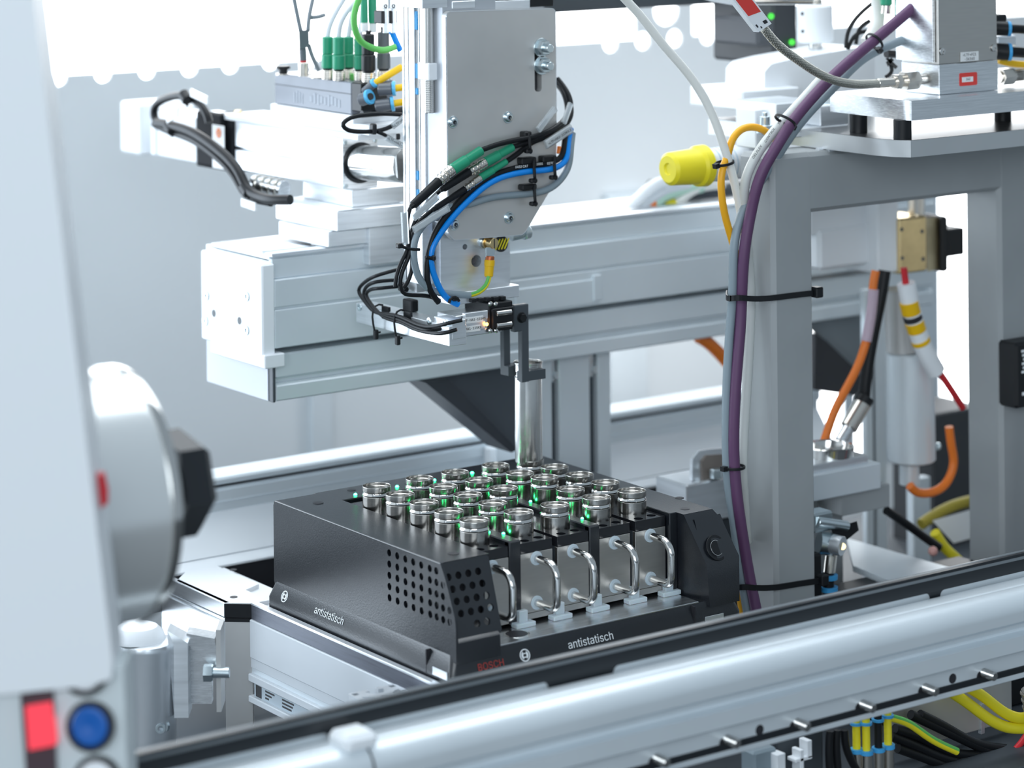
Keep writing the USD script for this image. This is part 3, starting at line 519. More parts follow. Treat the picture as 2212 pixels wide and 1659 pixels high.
prof = [(ya_, zA-60), (ya_, zA), (ya_-13, zA), (ya_-15, zA-1.2), (ya_-17, zA-.3)] + [(ya_-17-18*math.sin(a), zA-.3-16*(1-math.cos(a))) for a in np.linspace(.15, math.pi/2, 10)]
zq = lambda py: zz(py, yb_)
prof += [(yb_, zq(1517)), (yb_+2, zq(1521)), (yb_+6, zq(1528)), (yb_+6.5, zq(1536)), (yb_+9, zq(1538)), (yb_+9, zq(1547)), (yb_, zq(1551)), (yb_, zq(1586)), (yb_+6, zq(1589))]
t.add('profile', prism(Polygon(prof), 'x', x0r, x1r), ANOD)
ys_ = yb_+9
t.add('stud_plate', bx(x0r, x1r, ys_, ys_+4, zz(1622, ys_), zz(1586, ys_), .4), ANOD)
t.add('black_seal', bx(x0r, x1r, ys_-1.5, ys_+6, zz(1636, ys_), zz(1621, ys_), .6), RUB)
t.add('bottom_strip', bx(x0r, x1r, ys_-1, ys_+12, zz(1649, ys_), zz(1635.5, ys_), .5), ANOD)
for px, py in ((2095, 1474), (1968, 1504), (1832, 1537), (1690, 1574), (1538, 1607), (1385, 1645), (2230, 1440)):
    q = P(px-8, py-2, y=ys_); s_ = t.add('stud', [cyl(q+[0, 3, 0], q+[0, -15, 0], 3.3, n=16)] + [ring(q+[0, -1.2-k*1.5, 0], (0, -1, 0), 3.9, 3, .8, 16) for k in range(9)], STEEL)
    t.add('stud_hole', cyl(q+[-2.5, -.3, -3], q+[-2.5, .2, -3], 4.5), INKB, s_)
for px, py in ((1603, 1587), (2022, 1484)): q = P(px, py, y=ys_); t.add('bore', [cyl(q+[0, -.3, 0], q+[0, .3, 0], 4.2)], INKB)
q = P(715, 1575, y=yf0-12); t.add('end_stop', [bx(q[0]-14, q[0]+14, yf0-32, yf0-4, zA-4, zA+9, 4)], WHITEP); t.add('joint', prism(Polygon([(y-.5, z-.4) for y, z in prof[1:]] + [(yb_+4, zq(1586)-2), (ya_, zA-60)]).buffer(.6), 'x', X(768, 1610, yb_), X(768, 1610, yb_)+1.2), INKB)
t.done()
# ================================================================ pillar with buttons, and knob
def pd(px, py, d): return P(px, py, d=d)
dpn = 1740
t = Thing('control_pillar', 'out-of-focus leaning white control pillar with red and blue buttons', 'control panel')
def slab(pts, d0, d1): return hull([pd(a, b, d0) for a, b in pts] + [pd(a, b, d0)+FW*(d1-d0) for a, b in pts])
t.add('housing', slab(((-330, -60), (62, -60), (76, 90), (118, 620), (208, 1405), (205, 1450), (150, 1465), (-330, 1500)), dpn, dpn+45), mat('pillar_white', (.80, .83, .86), .45))
t.add('lower_panel', slab(((-330, 1455), (232, 1425), (237, 1750), (-330, 1750)), dpn+8, dpn+50), mat('pillar_grey', (.62, .68, .70), .45))
t.add('edge_seal', slab(((62, -60), (74, -60), (87, 90), (128, 620), (136, 760), (128, 760), (117, 620), (75, 90)), dpn+20, dpn+40), mat('seal_slate', (.10, .11, .15), .5))
def button(px, py, r, m, bez):
    q = pd(px, py, dpn+8); n = -(FW*.96 + RT*.2 - ZZ*.12); n /= np.linalg.norm(n)
    b = t.add('button', lathe([(0, 0), (r, 0), (r, 2), (r*.9, 4), (r*.7, 4.6), (0, 3.2)], q, n, 40), m); t.add('bezel', ring(q, n, r*1.22, r*.98, 4, 40), BLK, b)
button(160, 1549, 13.2, BLUEB, 1); button(172, 1668, 13.2, WHITEP, 1); button(150, 1428, 13.2, WHITEP, 1)
q = pd(46, 1545, dpn+8)
t.add('switch_frame', slab(((8, 1482), (78, 1472), (84, 1720), (20, 1720)), dpn+4, dpn+12), mat('dark_plum', (.06, .035, .045), .5))
t.add('red_switch', slab(((18, 1508), (74, 1500), (82, 1590), (24, 1600)), dpn, dpn+8), REDLIT)
t.done()
dw = 1900; wc = pd(228, 1048, dw); wr = 88
t = Thing('hand_wheel', 'large chrome drum knob with black hexagon nut at the white pillar', 'knob')
ux = np.array([1., 0, 0])
t.add('drum', lathe([(0, -112), (wr-2, -112), (wr, -110), (wr, -8), (wr-1, -2), (wr-4, 0), (0, 0)], wc, ux, 72), WHEELM)
t.add('rim', lathe([(wr-3, -4), (wr+1, -4), (wr+1.5, 0), (wr+1, 3), (wr-5, 4)], wc, ux, 72), STEEL)
hc = wc+ux*35; hp2 = []
for h_, R_ in ((0, 38), (20, 38), (26, 32)):
    for a in np.arange(6)*math.pi/3+.2: hp2.append(hc+np.array([h_, R_*math.cos(a), R_*math.sin(a)]))
t.add('hexagon_nut', [hull(hp2), cyl(wc, hc+ux*4, 14)], RUB)
q = pd(190, 1045, 1762); t.add('red_tip', hull([q+RT*a+ZZ*b for a, b in ((-6, 12), (2, 11), (5, 2), (4, -8), (-4, -13))]+[q+FW*8+RT*a+ZZ*b for a, b in ((-6, 12), (2, 11), (4, -8), (-4, -13))]), CRED)
q = pd(165, 872, dw-100); t.add('pivot_pin', cyl(q-RT*14, q+RT*5, 5), STEEL)
t.done()
# ================================================================ portal on the right
t = Thing('portal_frame', 'grey welded square-tube portal frame on the right', 'frame')
zp0, zp1 = 229, 286
def pb(x0, x1, z0, z1): return bx(x0, x1, 0, 49, z0, z1, 4)
pw = rpoly(340, 820, -900, zp1, 2).difference(rpoly(391, 636, -910, zp0, 1.5))
edge_r = 3.5
t.add('post', [bx(340, 391, 0, 49, -900, 286, 4)], GREYP); t.add('post', bx(636, 690, 0, 49, -900, 286, 4), GREYP); t.add('cross_beam', bx(342, 820, .3, 48.6, zp0, 285.6, 4), GREYP)
t.add('weld', tube([(405+k*8., 10+(k % 2), 286) for k in range(5)]+[(413, 4, 285)], 2.2, 8), ALU)
t.done()
single('filler_panel', 'grey sheet panel right of the portal post', 'panel', bx(690.5, 900, 20, 26, -900, 228, .5), GREYP)
t = Thing('base_slab', 'dark machine slab with grey sheet between the portal posts', 'slab')
t.add('slab', bx(392, 635, -120, 60, -231, -146, 1), BLK)
t.add('sheet', prism(Polygon([P(a_, b_, z=-140)[:2] for a_, b_ in ((1800, 1176), (2060, 1256), (2030, 1330), (1812, 1236))]), 'z', -146, -140), ANOD)
t.done()
t = Thing('lower_platform', 'thick grey plate lying on top of the portal frame', 'plate')
t.add('plate', prism(Polygon([(412, 3), (413, -60), (418, -82), (427, -94), (445, -94.5), (840, -94.5), (840, 180), (412, 180)]), 'z', 286.5, 302), mat('platform_steel', (.56, .58, .59), .38, .6, .06, 10)); t.add('reflection_sheet', prism(Polygon([(413, 3), (414, -60), (419, -81.5), (428, -93), (445, -93.5), (839, -93.5), (839, 179), (413, 179)]), 'z', 301.9, 302.3), mat('dark_reflection_skin', (.16, .165, .17), .3, .9), label='top face darkened to carry the reflection of the upper plate'); t.done()  # thin dark sheet paints in the dark reflection of the plate above
t = Thing('upper_platform', 'milled aluminium plate on black spacers carrying the sensor tower', 'plate')
t.add('plate', prism(Polygon([(428, -82), (430.5, -92), (436, -92.5), (800, -92.5), (800, 20), (431, 20), (430, 2)]), 'z', 320, 338.4), ALUM)
for x, y in ((424+8, -80+2), (437, -13), (618, -24), (760, -70)): t.add('spacer', cyl((x, y, 302), (x, y, 320.2), 8.4), BLK)
t.done()
t = Thing('sensor_tower', 'square aluminium sensor tower with white tag and red sticker', 'tower')
tx, ty = 487.2, -70
t.add('tower_foot', bx(tx, 565.5, ty, -19, 338.6, 367, .6), ALUM); t.add('tower_body', bx(tx, 565, ty+.5, -19.5, 367.2, 640, .6), BRUSH)
t.add('cover_plate', bx(tx-4, tx-.5, -66, -16, 369, 640, .4), ALUM)
for px, py in ((2026, 129), (2138, 124)): q = P(px, py, y=ty); b = t.add('cap_screw', lathe([(0, 0), (3.4, 0), (3.4, .8), (1.8, 1), (1.5, .2), (0, .2)], q, (0, -1, 0), 20), STEEL)
def tag_plate(px0, px1, py0, py1, y, m, name='label'): return t.add(name, bx(X(px0, (py0+py1)/2, y), X(px1, (py0+py1)/2, y), y-.4, y, Z((px0+px1)/2, py1, y), Z((px0+px1)/2, py0, y), .05), m)
k = tag_plate(2065, 2104, 131, 151, ty, PAPER)
for s_, py in (('=LTF+FC1', 138), ('-36160', 147)): t.add('lettering', text(s_, P(2085, py-1, y=ty-.4), (1, 0, 0), (0, 0, 1), 2.6), INKB, k)
k = t.add('red_sticker', prism(rpoly(X(2062, 190, ty), X(2100, 190, ty), Z(2081, 204, ty), Z(2081, 176, ty), 1.5), 'y', ty-.4, ty), REDM)
t.add('sticker_field', bx(X(2067, 190, ty), X(2091, 190, ty), ty-.6, ty-.3, Z(2080, 196, ty), Z(2080, 185, ty), .05), PAPER, k); t.add('lettering', text('342', P(2081, 190, y=ty-.6), (1, 0, 0), (0, 0, 1), 2.3), INKB, k)
t.done()
# ================================================================ cables, fittings and small gear
def pts(L, ax='y', v=0):                                # (px, py) or (px, py, value): points at a plane x, y or z (or depth d)
    return [P(q[0], q[1], **{ax: (q[2] if len(q) > 2 else v)}) for q in L]
def cable(name, label, L, r, m, ax='y', v=0, cat_='cable', group=None, extra=None):
    t = Thing(name, label, cat_, group); c = pts(L, ax, v); t.add('sheath' if extra else name, tube(c, r), m)
    if extra: extra(t, c)
    return t.done()
def tie(label, c, d, r, m=None, w=1.6, head=True):       # a strap round a bundle at c, axis d, with its little head
    t = Thing('cable_tie', label, 'cable tie'); x, y, d2 = frame(d)
    t.add('strap', ring(np.array(c)-d2*w, d2, r+.9, r-.2, 2*w, 24), BLK)
    if head: t.add('tie_head', [hull([np.array(c)+x*(a*2.6)-y*(r+b)+d2*e for a in (-1, 1) for b in (-1, 4) for e in (-2.2, 2.2)])], BLK)
    t.done()
def sleeve(t, a, b, w, txt=None, up=(0, 0, 1), nrm=(0, -1, 0), h=2.3, paper=True):   # clear cable tag between two points
    a, b = np.array(a), np.array(b); d = (b-a)/np.linalg.norm(b-a); n = np.array(nrm, float); n -= d*(n@d); n /= np.linalg.norm(n); u = np.cross(n, d); L = np.linalg.norm(b-a)
    if u@np.array(up) < 0: u = -u
    pr = Polygon([(-w/2, -1), (w/2, -1), (w/2, 1.4), (w*.36, 2.2), (-w*.36, 2.2), (-w/2, 1.4)]).difference(rpoly(-w/2+.6, w/2-.6, -.4, 1.2, .4))
    m = trimesh.creation.extrude_polygon(pr, L, engine='earcut'); m.vertices = a + m.vertices[:, :1]*u + m.vertices[:, 1:2]*n + m.vertices[:, 2:]*d; m.fix_normals()
    k = t.add('clear_sleeve', m, CLEAR)
    if paper: t.add('tag_strip', hull([a+d*e+u*f+n*g for e in (L*.04, L*.96) for f in (-w*.36, w*.36) for g in (.1, .4)]), PAPER, k)
    if txt:
        q = (a+b)/2+n*2.3; dd = d if d@RT > 0 else -d; t.add('lettering', text(txt, q, dd, u, h, .12), INKB, k)
def m12(t, a, b, r, cols, names):                        # screw connector along a-b: list of (from, to, radius factor, material, name)
    a, b = np.array(a), np.array(b)
    for (f, g, k, mm), nm in zip(cols, names): t.add(nm, cyl(a+(b-a)*f, a+(b-a)*g, r*k, n=20, b=.8), mm)
# ---- cables and connectors on the face plate
yc = 143
specs = [('green connector plugged into a black cable, topmost on the face plate', (1027, 323), (963, 364), (934, 388), (871, 444), 5.4, [(1027, 323), (1060, 312), (1100, 303), (1140, 296), (1175, 284), (1205, 262, 150), (1221, 235, 156), (1216, 205, 165), (1194, 172, 180)]),
         ('green connector plugged into a black cable, middle one on the face plate', (1095, 317), (1034, 350), (1000, 369), (936, 408), 4.8, [(1095, 317), (1140, 303), (1178, 288), (1206, 268, 152), (1214, 240, 158), (1207, 205, 168), (1192, 182, 182)]),
         ('green connector plugged into a black cable, lowest and slimmest on the face plate', (1081, 348), (1023, 383), (990, 406), (919, 450), 3.7, [(1081, 348), (1110, 328), (1140, 307), (1175, 296), (1200, 282, 151), (1217, 262, 156), (1222, 235, 164), (1208, 195, 176)])]
for i, (lab, a, b, c_, d_, r, cab) in enumerate(specs):
    t = Thing('sensor_cable', lab, 'cable'); yy = yc-2*(i == 0)
    A, B, C_, D_ = (P(*q, y=yy) for q in (a, b, c_, d_)); t.add('cable', tube(pts(cab, 'y', (140.5, 143.5, 146.5)[i]), 2.5), CBLK)
    ax_ = (B-A)/np.linalg.norm(B-A); t.add('connector_body', [cyl(A, A+(B-A)*.55, r*.84, b=1), cyl(A+(B-A)*.5, B, r, b=1)] + [bx(-.5, .5, -.5, .5, -.5, .5)]*0, TEAL)
    t.add('nut', [cyl(B, B+(C_-B)*.45, r*1.0), cyl(B+(C_-B)*.45, C_, r*.88)] + [ring(B+(C_-B)*k_, ax_, r*1.08, r*.8, .8, 18) for k_ in (.1, .25, .55, .8)], NICKEL)
    t.add('plug', [cyl(C_, C_+(D_-C_)*.9, r*.86, r*.74), cyl(C_+(D_-C_)*.88, D_, r*.6, 2.2)], CBLK); t.done()
cable('blue_tube', 'blue air tube sweeping across the face plate down to the gripper', [(1221, 280, 152), (1214, 315, 147), (1209, 346), (1187, 364), (1143, 370), (1100, 375), (1052, 390), (1004, 425), (960, 469), (932, 505), (916, 535), (914, 568), (925, 606), (944, 639), (970, 655)], 2.9, CBLU, v=142, cat_='tube')
cable('black_tube', 'black printed air tube running beside the blue tube', [(1212, 280, 152), (1206, 312, 147), (1200, 338), (1175, 353), (1129, 358), (1081, 368), (1033, 387), (985, 425), (948, 463), (925, 496), (909, 540), (904, 590), (911, 625), (928, 650)], 2.8, CBLK, v=144, cat_='tube',
      extra=lambda t, c: t.add('lettering', [text(s, P(px, py, y=138.9), P(px+30, py-2, y=138.9)-P(px, py, y=138.9), (0, 0, 1), 2.2) for s, px, py in (('0452 CAT', 1113, 360), ('1001', 1152, 355), ('0270', 1175, 354))], INK))
cable('grey_cable', 'grey cable curving under the blue tube and round the bracket', [(1224, 290, 152), (1219, 330, 147), (1214, 360), (1198, 388), (1171, 409), (1129, 419), (1081, 422), (1033, 429), (994, 440), (950, 447), (911, 470), (884, 503), (876, 541), (882, 584), (900, 614), (933, 629), (995, 636)], 3.3, CGRY, v=146)
t = Thing('earth_wire', 'green and yellow earth wire with yellow sleeve at the brass screw', 'wire')
ew = pts([(995, 636), (1016, 629), (1032, 614), (1038, 597)], 'y', 146); t.add('wire', tube(ew, 2.3), CLEM); t.add('green_stripe', tube([p+np.array([-.75, -.55, .75]) for p in ew], 1.75), CGRN)
t.add('yellow_sleeve', [cyl(P(1037, 597, y=149), P(1040, 560, y=149), 4.2, 4.6, b=1), cyl(P(1039, 574, y=149), P(1040, 560, y=149), 4.9, b=.5)], CYEL); t.add('copper_strands', cyl(P(1040, 561, y=149), P(1041, 552, y=149), 4.2), mat('copper', (.55, .16, .07), .35, .8)); t.add('lug', bx(P(1041, 545, y=150)[0]-5, P(1041, 545, y=150)[0]+5, 149, 151, P(1041, 554, y=150)[2], P(1041, 532, y=150)[2], .6), ZINC); t.done()
for i, (px0, py0, px1, py1, lab) in enumerate(((1121, 285, 1137, 298, 'upper left'), (1114, 341, 1146, 356, 'middle left'), (1160, 338, 1190, 352, 'middle right'), (1115, 399, 1146, 411, 'lowest'))):
    t = Thing('cable_holder', f'black cable clip with strap screwed on the face plate, {lab} of four', 'cable clip')
    t.add('base', bxp(141, px0, px1, py0, py1, 150, 1), BLK); hx = (px1-7, (330, 394, 388, 444)[i])
    t.add('strap', tube([P(hx[0], py0+2, y=142), P(hx[0]+1, (py0+hx[1])/2, y=137.4), P(hx[0]+2, hx[1]-8, y=137.5), P(hx[0]+3, hx[1], y=142)], 1.5, 8), BLK)
    t.add('strap_head', bxp(137, hx[0]-5, hx[0]+9, hx[1]-7, hx[1]+2, 143, 1), BLK); t.done()
for a, b, w, tx_, lab in (((1150, 282), (1187, 236), 6.2, None, 'blank clear cable tag lying on the face plate, left one'), ((1205, 268), (1221, 226), 5.5, None, 'blank clear cable tag at the plate edge, right one'), ((1165, 314), (1221, 280), 8.5, '=LTF+HA1-115KX.1', 'clear cable tag with black print beside the face plate')):
    t = Thing('cable_tag', lab, 'tag'); sleeve(t, P(*a, y=136), P(*b, y=140), w, tx_, paper=bool(tx_)); t.done()
single('orange_plug', 'small orange plug behind the cables at the plate edge', 'plug', cyl(P(1197, 318, y=149), P(1195, 334, y=149), 2.8), CORG)
# ---- bundle left of the bracket
cable('thin_cable', 'thin black cable dropping from the topmost plug to the cable holder', [(871, 444), (864, 470), (865, 508), (862, 535), (850, 560), (838, 592), (835, 614)], 1.9, CBLK, v=150)
cable('thin_cable', 'thin black cable dropping from the slim plug to the cable holder', [(919, 450), (886, 480), (873, 515), (868, 540), (858, 566), (847, 596), (850, 625), (870, 633), (905, 636), (930, 646)], 1.9, CBLK, v=148)
cable('thin_cable', 'thin black cable dropping from the middle plug to the cable holder', [(936, 408), (897, 448), (874, 490), (869, 530), (872, 570), (862, 604), (852, 618)], 1.9, CBLK, v=152)
for a, b, lab in (((876, 467), (930, 420), 'clear cable tag between the two upper black plugs'), ((876, 493), (953, 446), 'clear cable tag below the lower black plug'), ((859, 522), (857, 453), 'upright clear cable tag left of the bracket')):
    t = Thing('cable_tag', lab, 'tag'); sleeve(t, P(*a, y=141), P(*b, y=138), 6.5, None); t.done()
t = Thing('cable_tie', 'black cable tie round the thin cables and grey cable left of the bracket', 'cable tie'); t.add('strap', tube(pts([(848, 527), (860, 531), (872, 534), (889, 535)], 'y', 143), 1.3, 8), BLK); t.add('tie_head', bxp(141, 844, 856, 521, 532, 147, 1), BLK); t.done()
t = Thing('cable_tie', 'black cable tie joining the blue tube and black tube beside the bracket', 'cable tie'); t.add('strap', tube(pts([(902, 551), (912, 554), (922, 555)], 'y', 138.6), 1.7, 8), BLK); t.add('tie_head', bxp(136, 918, 925, 549, 560, 142, 1), BLK); t.done()
t = Thing('cable_tie', 'black cable tie round the blue tube end on the gripper mount', 'cable tie'); t.add('strap', tube(pts([(950, 652), (955, 642), (966, 640), (972, 648)], 'y', 138), 1.4, 8), BLK); t.add('tie_head', bxp(137, 960, 973, 640, 648, 142, .8), BLK); t.done()
t = Thing('cable_holder', 'black cable holder block standing on the gripper mount', 'cable clip'); q = P(866, 632, x=74); t.add('block', bx(q[0]-4, q[0]+4, q[1]-9, q[1]+7, 142.4, 142.4+11, 1), BLK); t.add('knot', [cyl(P(845, 612, x=70), P(858, 622, x=70), 3.4), cyl(P(850, 606, x=70), P(846, 622, x=70), 2.5)], BLK); t.done()
xl = 49.5
for lab, L in (('outer black cable looping round the far end of the gripper mount', [(842, 577, 66), (797, 589), (767, 605), (756, 621), (763, 637), (777, 656), (791, 668), (822, 674), (850, 682), (880, 696), (909, 702), (945, 696, 51), (978, 689, 60)]),
               ('inner black cable looping round the gripper mount, lower of the pair', [(838, 614, 66), (801, 617), (781, 620), (772, 629), (776, 641), (791, 662), (815, 682), (844, 691), (872, 705), (909, 715), (940, 716, 51), (966, 709, 58)]),
               ('middle black cable along the gripper mount face', [(836, 600, 66), (795, 603), (770, 617), (767, 634), (783, 660), (815, 677), (850, 689), (872, 700), (895, 708), (915, 709, 53), (940, 706, 60)])):
    cable('looped_cable', lab, L, 1.75, CBLK, ax='x', v=xl)
# ---- cable loop left of the lifting axis
yl = 236
t = Thing('tagged_cable_loop', 'black cable loop with two printed white tags left of the lifting axis', 'cable')
t.add('cable', tube(pts([(856, 243), (808, 240), (768, 243), (741, 250), (729, 262), (738, 273), (768, 278), (803, 277), (836, 266), (855, 250), (880, 230)], 'y', yl), 2.1), CBLK)
t.add('cable', tube(pts([(803, 279), (822, 288), (840, 300), (872, 318), (881, 335), (884, 362)], 'y', yl-2), 1.8), CBLK)
sleeve(t, P(835, 268, y=yl-3), P(887, 229, y=yl-3), 5.6, '=LTF+HA1-115KX2', h=2.4); sleeve(t, P(821, 291, y=yl-4), P(876, 322, y=yl-4), 5.6, '=LTF+HA1-115KX1', h=2.4)
t.add('tie_head', [bxp(yl-5, 794, 803, 262, 285, yl+2, 1)], BLK); t.add('small_plug', [bxp(yl-3, 845, 853, 284, 297, yl, .8), bxp(yl-3, 862, 872, 252, 260, yl, .8)], BLK); t.done()
# ---- valve terminal on the cross slide
t = Thing('valve_terminal', 'grey valve terminal block with sockets on the cross slide', 'valve block')
xv = xa-2; yv = Y(748, 200, xv); yv2 = Y(583, 180, xv)
zv0, zv1 = Zx(748, 241, xv), Zx(748, 171, xv)
t.add('carrier_plate', [bx(xv-3, xv+54, yv-8, yv2+4, zv0-8, zv0-.3, .6), bx(xv+1, xv+50, yv-30, Y(640, 240, xv), ZTA+6.2, zv0-8, .6)], WHITEP)
t.add('block', bx(xv, xv+48, yv, yv2, zv0, zv1, .8), mat('smoky_grey', (.17, .19, .23), .3)); t.add('block_line', bx(xv-.3, xv+.2, yv, yv2, zv0+(zv1-zv0)*.62, zv0+(zv1-zv0)*.65, .05), DGRY)
t.add('print', [bx(xv-.3, xv+.1, yv+20+k*6.5, yv+23.5+k*6.5+(k % 3), zv0+5+(k*7 % 3), zv0+13+(k*5 % 4), .05) for k in range(9)] + [bx(xv-.3, xv+.1, yv+90+k*5, yv+92.5+k*5, zv0+4, zv0+14+k % 3, .05) for k in range(4)], mat('faded_print', (.30, .33, .38), .5))
t.add('end_block', bx(xv, xv+30, yv-18, yv-.3, zv0+4, zv1, .8), BLK)
def on_top(px, py): return P(px, py, z=zv1)
for px, py in ((600, 152), (650, 152), (676, 160), (688, 158)): q = on_top(px, py); t.add('socket', ring((q[0], q[1], zv1-.2), (0, 0, 1), 6.5, 3.2, 1.4, 24), NICKEL)
t.add('green_cap', cyl(on_top(759, 166), on_top(759, 166)+[0, 0, 6], 5.6, 6.3), CGRN)
q = on_top(602, 152); t.add('blanking_cap', [cyl((q[0], q[1], zv1), (q[0], q[1], zv1+6), 4.4), cyl((q[0], q[1], zv1+6), (q[0], q[1], zv1+9), 7)], BLK)
t.done()
def plug(label, px, py, ztop, r, body, cab, nm='connector', L=None):
    r *= 1.22
    q = on_top(px, py); t = Thing('plug_connector', label, 'connector', None); x, y = q[:2]
    zt_ = P(px, ztop, x=x)[2]; zn = zv1+9.5
    t.add('nut', [cyl((x, y, zv1+.2), (x, y, zn), r*.96)] + [ring((x, y, zv1+2.5+k*2), (0, 0, 1), r*1.04, r*.8, .9, 18) for k in range(3)], NICKEL)
    t.add('collar', cyl((x, y, zn), (x, y, zn+1.6), r*.8), BLK); t.add('body', [cyl((x, y, zn+1.6), (x, y, zn+1.6+(zt_-zn)*.42), r, b=.8), cyl((x, y, zn+1.6+(zt_-zn)*.42), (x, y, zt_), r*.9, b=.8)], body)
    if L: t.add('cable', tube([(x, y, zt_-1)] + [P(a, b, y=y) for a, b in L], 2.6), cab)
    t.done()
CSIL = mat('silver_grey_cable', (.62, .66, .70), .35)
plug('green plug connector on the valve terminal, leftmost of four', 698, 164, 71, 4.9, TEAL, CSIL, L=[(704, 50), (718, 20), (738, -12)])
plug('green plug connector on the valve terminal, second from left', 722, 167, 72, 5.0, TEAL, CSIL, L=[(728, 45), (745, 15), (770, -12)])
plug('green plug connector on the valve terminal, third from left', 743, 163, 72, 5.0, TEAL, CSIL, L=[(750, 40), (757, 15), (775, -14)])
plug('green plug connector on the valve terminal behind the black plug', 766, 168, 75, 4.3, TEAL, CSIL, L=[(772, 50), (776, 20), (779, -12)])
plug('black plug connector with nickel nut on the valve terminal', 786, 172, 67, 5.6, BLK, CBLK, L=[(788, 60)])
plug('dark grey plug connector on the valve terminal beside the lifting axis', 819, 168, 63, 5.4, mat('smoke_plastic', (.10, .11, .12), .35), CBLK, L=[(820, 52)])
t = Thing('y_connector', 'grey Y splitter connector with two upright cables on the valve terminal', 'connector'); q = on_top(646, 158); yy = q[1]
t.add('nut', cyl((q[0], yy, zv1+1), (q[0], yy, P(646, 126, x=q[0])[2]), 5.2), NICKEL); t.add('ring', cyl(P(646, 126, y=yy), P(646, 121, y=yy), 3.5), CRED)
t.add('body', [cyl(P(646, 122, y=yy), P(645, 95, y=yy), 3.6), hull([P(a, b, y=yy+c_) for a, b in ((637, 56), (659, 56), (660, 92), (638, 98)) for c_ in (-4, 4)])], mat('slate_plastic', (.12, .14, .16), .45))
for L in ([(642, 60), (636, 30), (628, -14)], [(657, 60), (660, 30), (670, -14)], [(664, 29), (680, 28), (694, 24)], [(658, 88), (665, 112), (679, 144)]): t.add('cable', tube(pts(L, 'y', yy), 2.3), mat('slate_cable', (.22, .25, .28), .45) if 'sc_' not in globals() else sc_)
t.done()
yy = Y(780, 60, 60)
cable('green_cable', 'bright green cable bowing round the black plug connector', [(770, -12), (760, 15), (757, 40), (764, 72), (780, 90), (800, 99), (820, 103), (845, 96)], 3.1, CGRN, v=yy-12)
for px0, px1, py1, lab in ((772, 787, 43, 'green elbow plug at the top edge left of the lifting axis, left one'), (789, 819, 44, 'green elbow plug with nickel nut beside the lifting axis, right one')):
    t = Thing('elbow_plug', lab, 'connector'); y0 = 300; c1, c2 = P((px0+min(px1, px0+17))/2, -20, y=y0), P((px0+min(px1, px0+17))/2, py1, y=y0)
    t.add('body', [cyl(c1, c2, 3.6 if px1 < 800 else 4.2)] + ([cyl(P(800, 28, y=y0), P(821, 31, y=y0), 5)] if px1 > 800 else []), TEAL)
    t.add('clear_sleeve', cyl(c2, c2-[0, 0, 9], 3.8), PAPER)
    if px1 > 800: t.add('nut', cyl(P(822, 31, y=y0), P(843, 31, y=y0), 5), NICKEL)
    t.done()
for px0, px1, lab in ((819, 833, 'silver small air cylinder beside the lifting axis, left one'), (836, 850, 'silver small air cylinder beside the lifting axis, right one')):
    t = Thing('mini_cylinder', lab, 'cylinder'); m_ = (px0+px1)/2; t.add('barrel', cyl(P(m_, 66, y=250), P(m_, -25, y=250), 3.1), ALU); t.add('clamp', bxp(248, px0-2, px1+2, 18, 46, 262, .8), BLK); t.add('head', bxp(246.5, px0, px1, -12, 14, 252, .8), ALU); t.add('port', ring(P(m_, 8, y=246.4), (0, -1, 0), 1.9, 1, .5, 16), INKB); t.done()
def fitting(label, a, b, r, tubeL, v, tm=CYEL):
    t = Thing('push_in_fitting', label, 'fitting'); A, B = P(*a, y=v), P(*b, y=v-10); d = (B-A)/np.linalg.norm(B-A)
    t.add('body', cyl(A, B-d*2, r*.95, b=1), mat('fitting_grey', (.13, .14, .16), .3) if 'fg_' not in globals() else fg_); t.add('collar', [ring(B-d*2, d, r*1.12, 2.4, 3, 24)], LBLU if 'COL_' not in globals() else COL_)
    t.add('tube', tube([B-d*3] + [P(x_, y_, y=v-10-k*3) for k, (x_, y_) in enumerate(tubeL, 1)], 3.4), tm); t.done()
fg_ = mat('fitting_grey', (.13, .14, .16), .3); COL_ = mat('sky_blue_collar', (.10, .47, .78), .35)
fitting('push-in fitting with blue collar and yellow tube, upper of the two facing right', (806, 188), (842, 186), 6.4, [(858, 184), (874, 182)], yv-34)
fitting('push-in fitting with blue collar and yellow tube, lower of the two facing right', (799, 224), (838, 219), 6.4, [(856, 216), (872, 214)], yv-36)
fitting('elbow push-in fitting with blue collar left of the two yellow tubes', (768, 210), (788, 203), 6.6, [(790, 202)], yv-26, CBLK)
fitting('push-in fitting with a yellow tube rising to the lifting axis', (775, 193), (799, 173), 4.2, [(824, 160), (858, 140)], yv-22)
cable('thick_black_hose', 'black hoses under the push-in fittings beside the lifting axis', [(770, 240), (800, 238), (830, 236), (858, 232)], 3.6, CBLK, v=262)
cable('blue_tube', 'short blue tube at the top left of the lifting axis', [(838, 62), (846, 82), (856, 104)], 3, CBLU, v=262, cat_='tube')
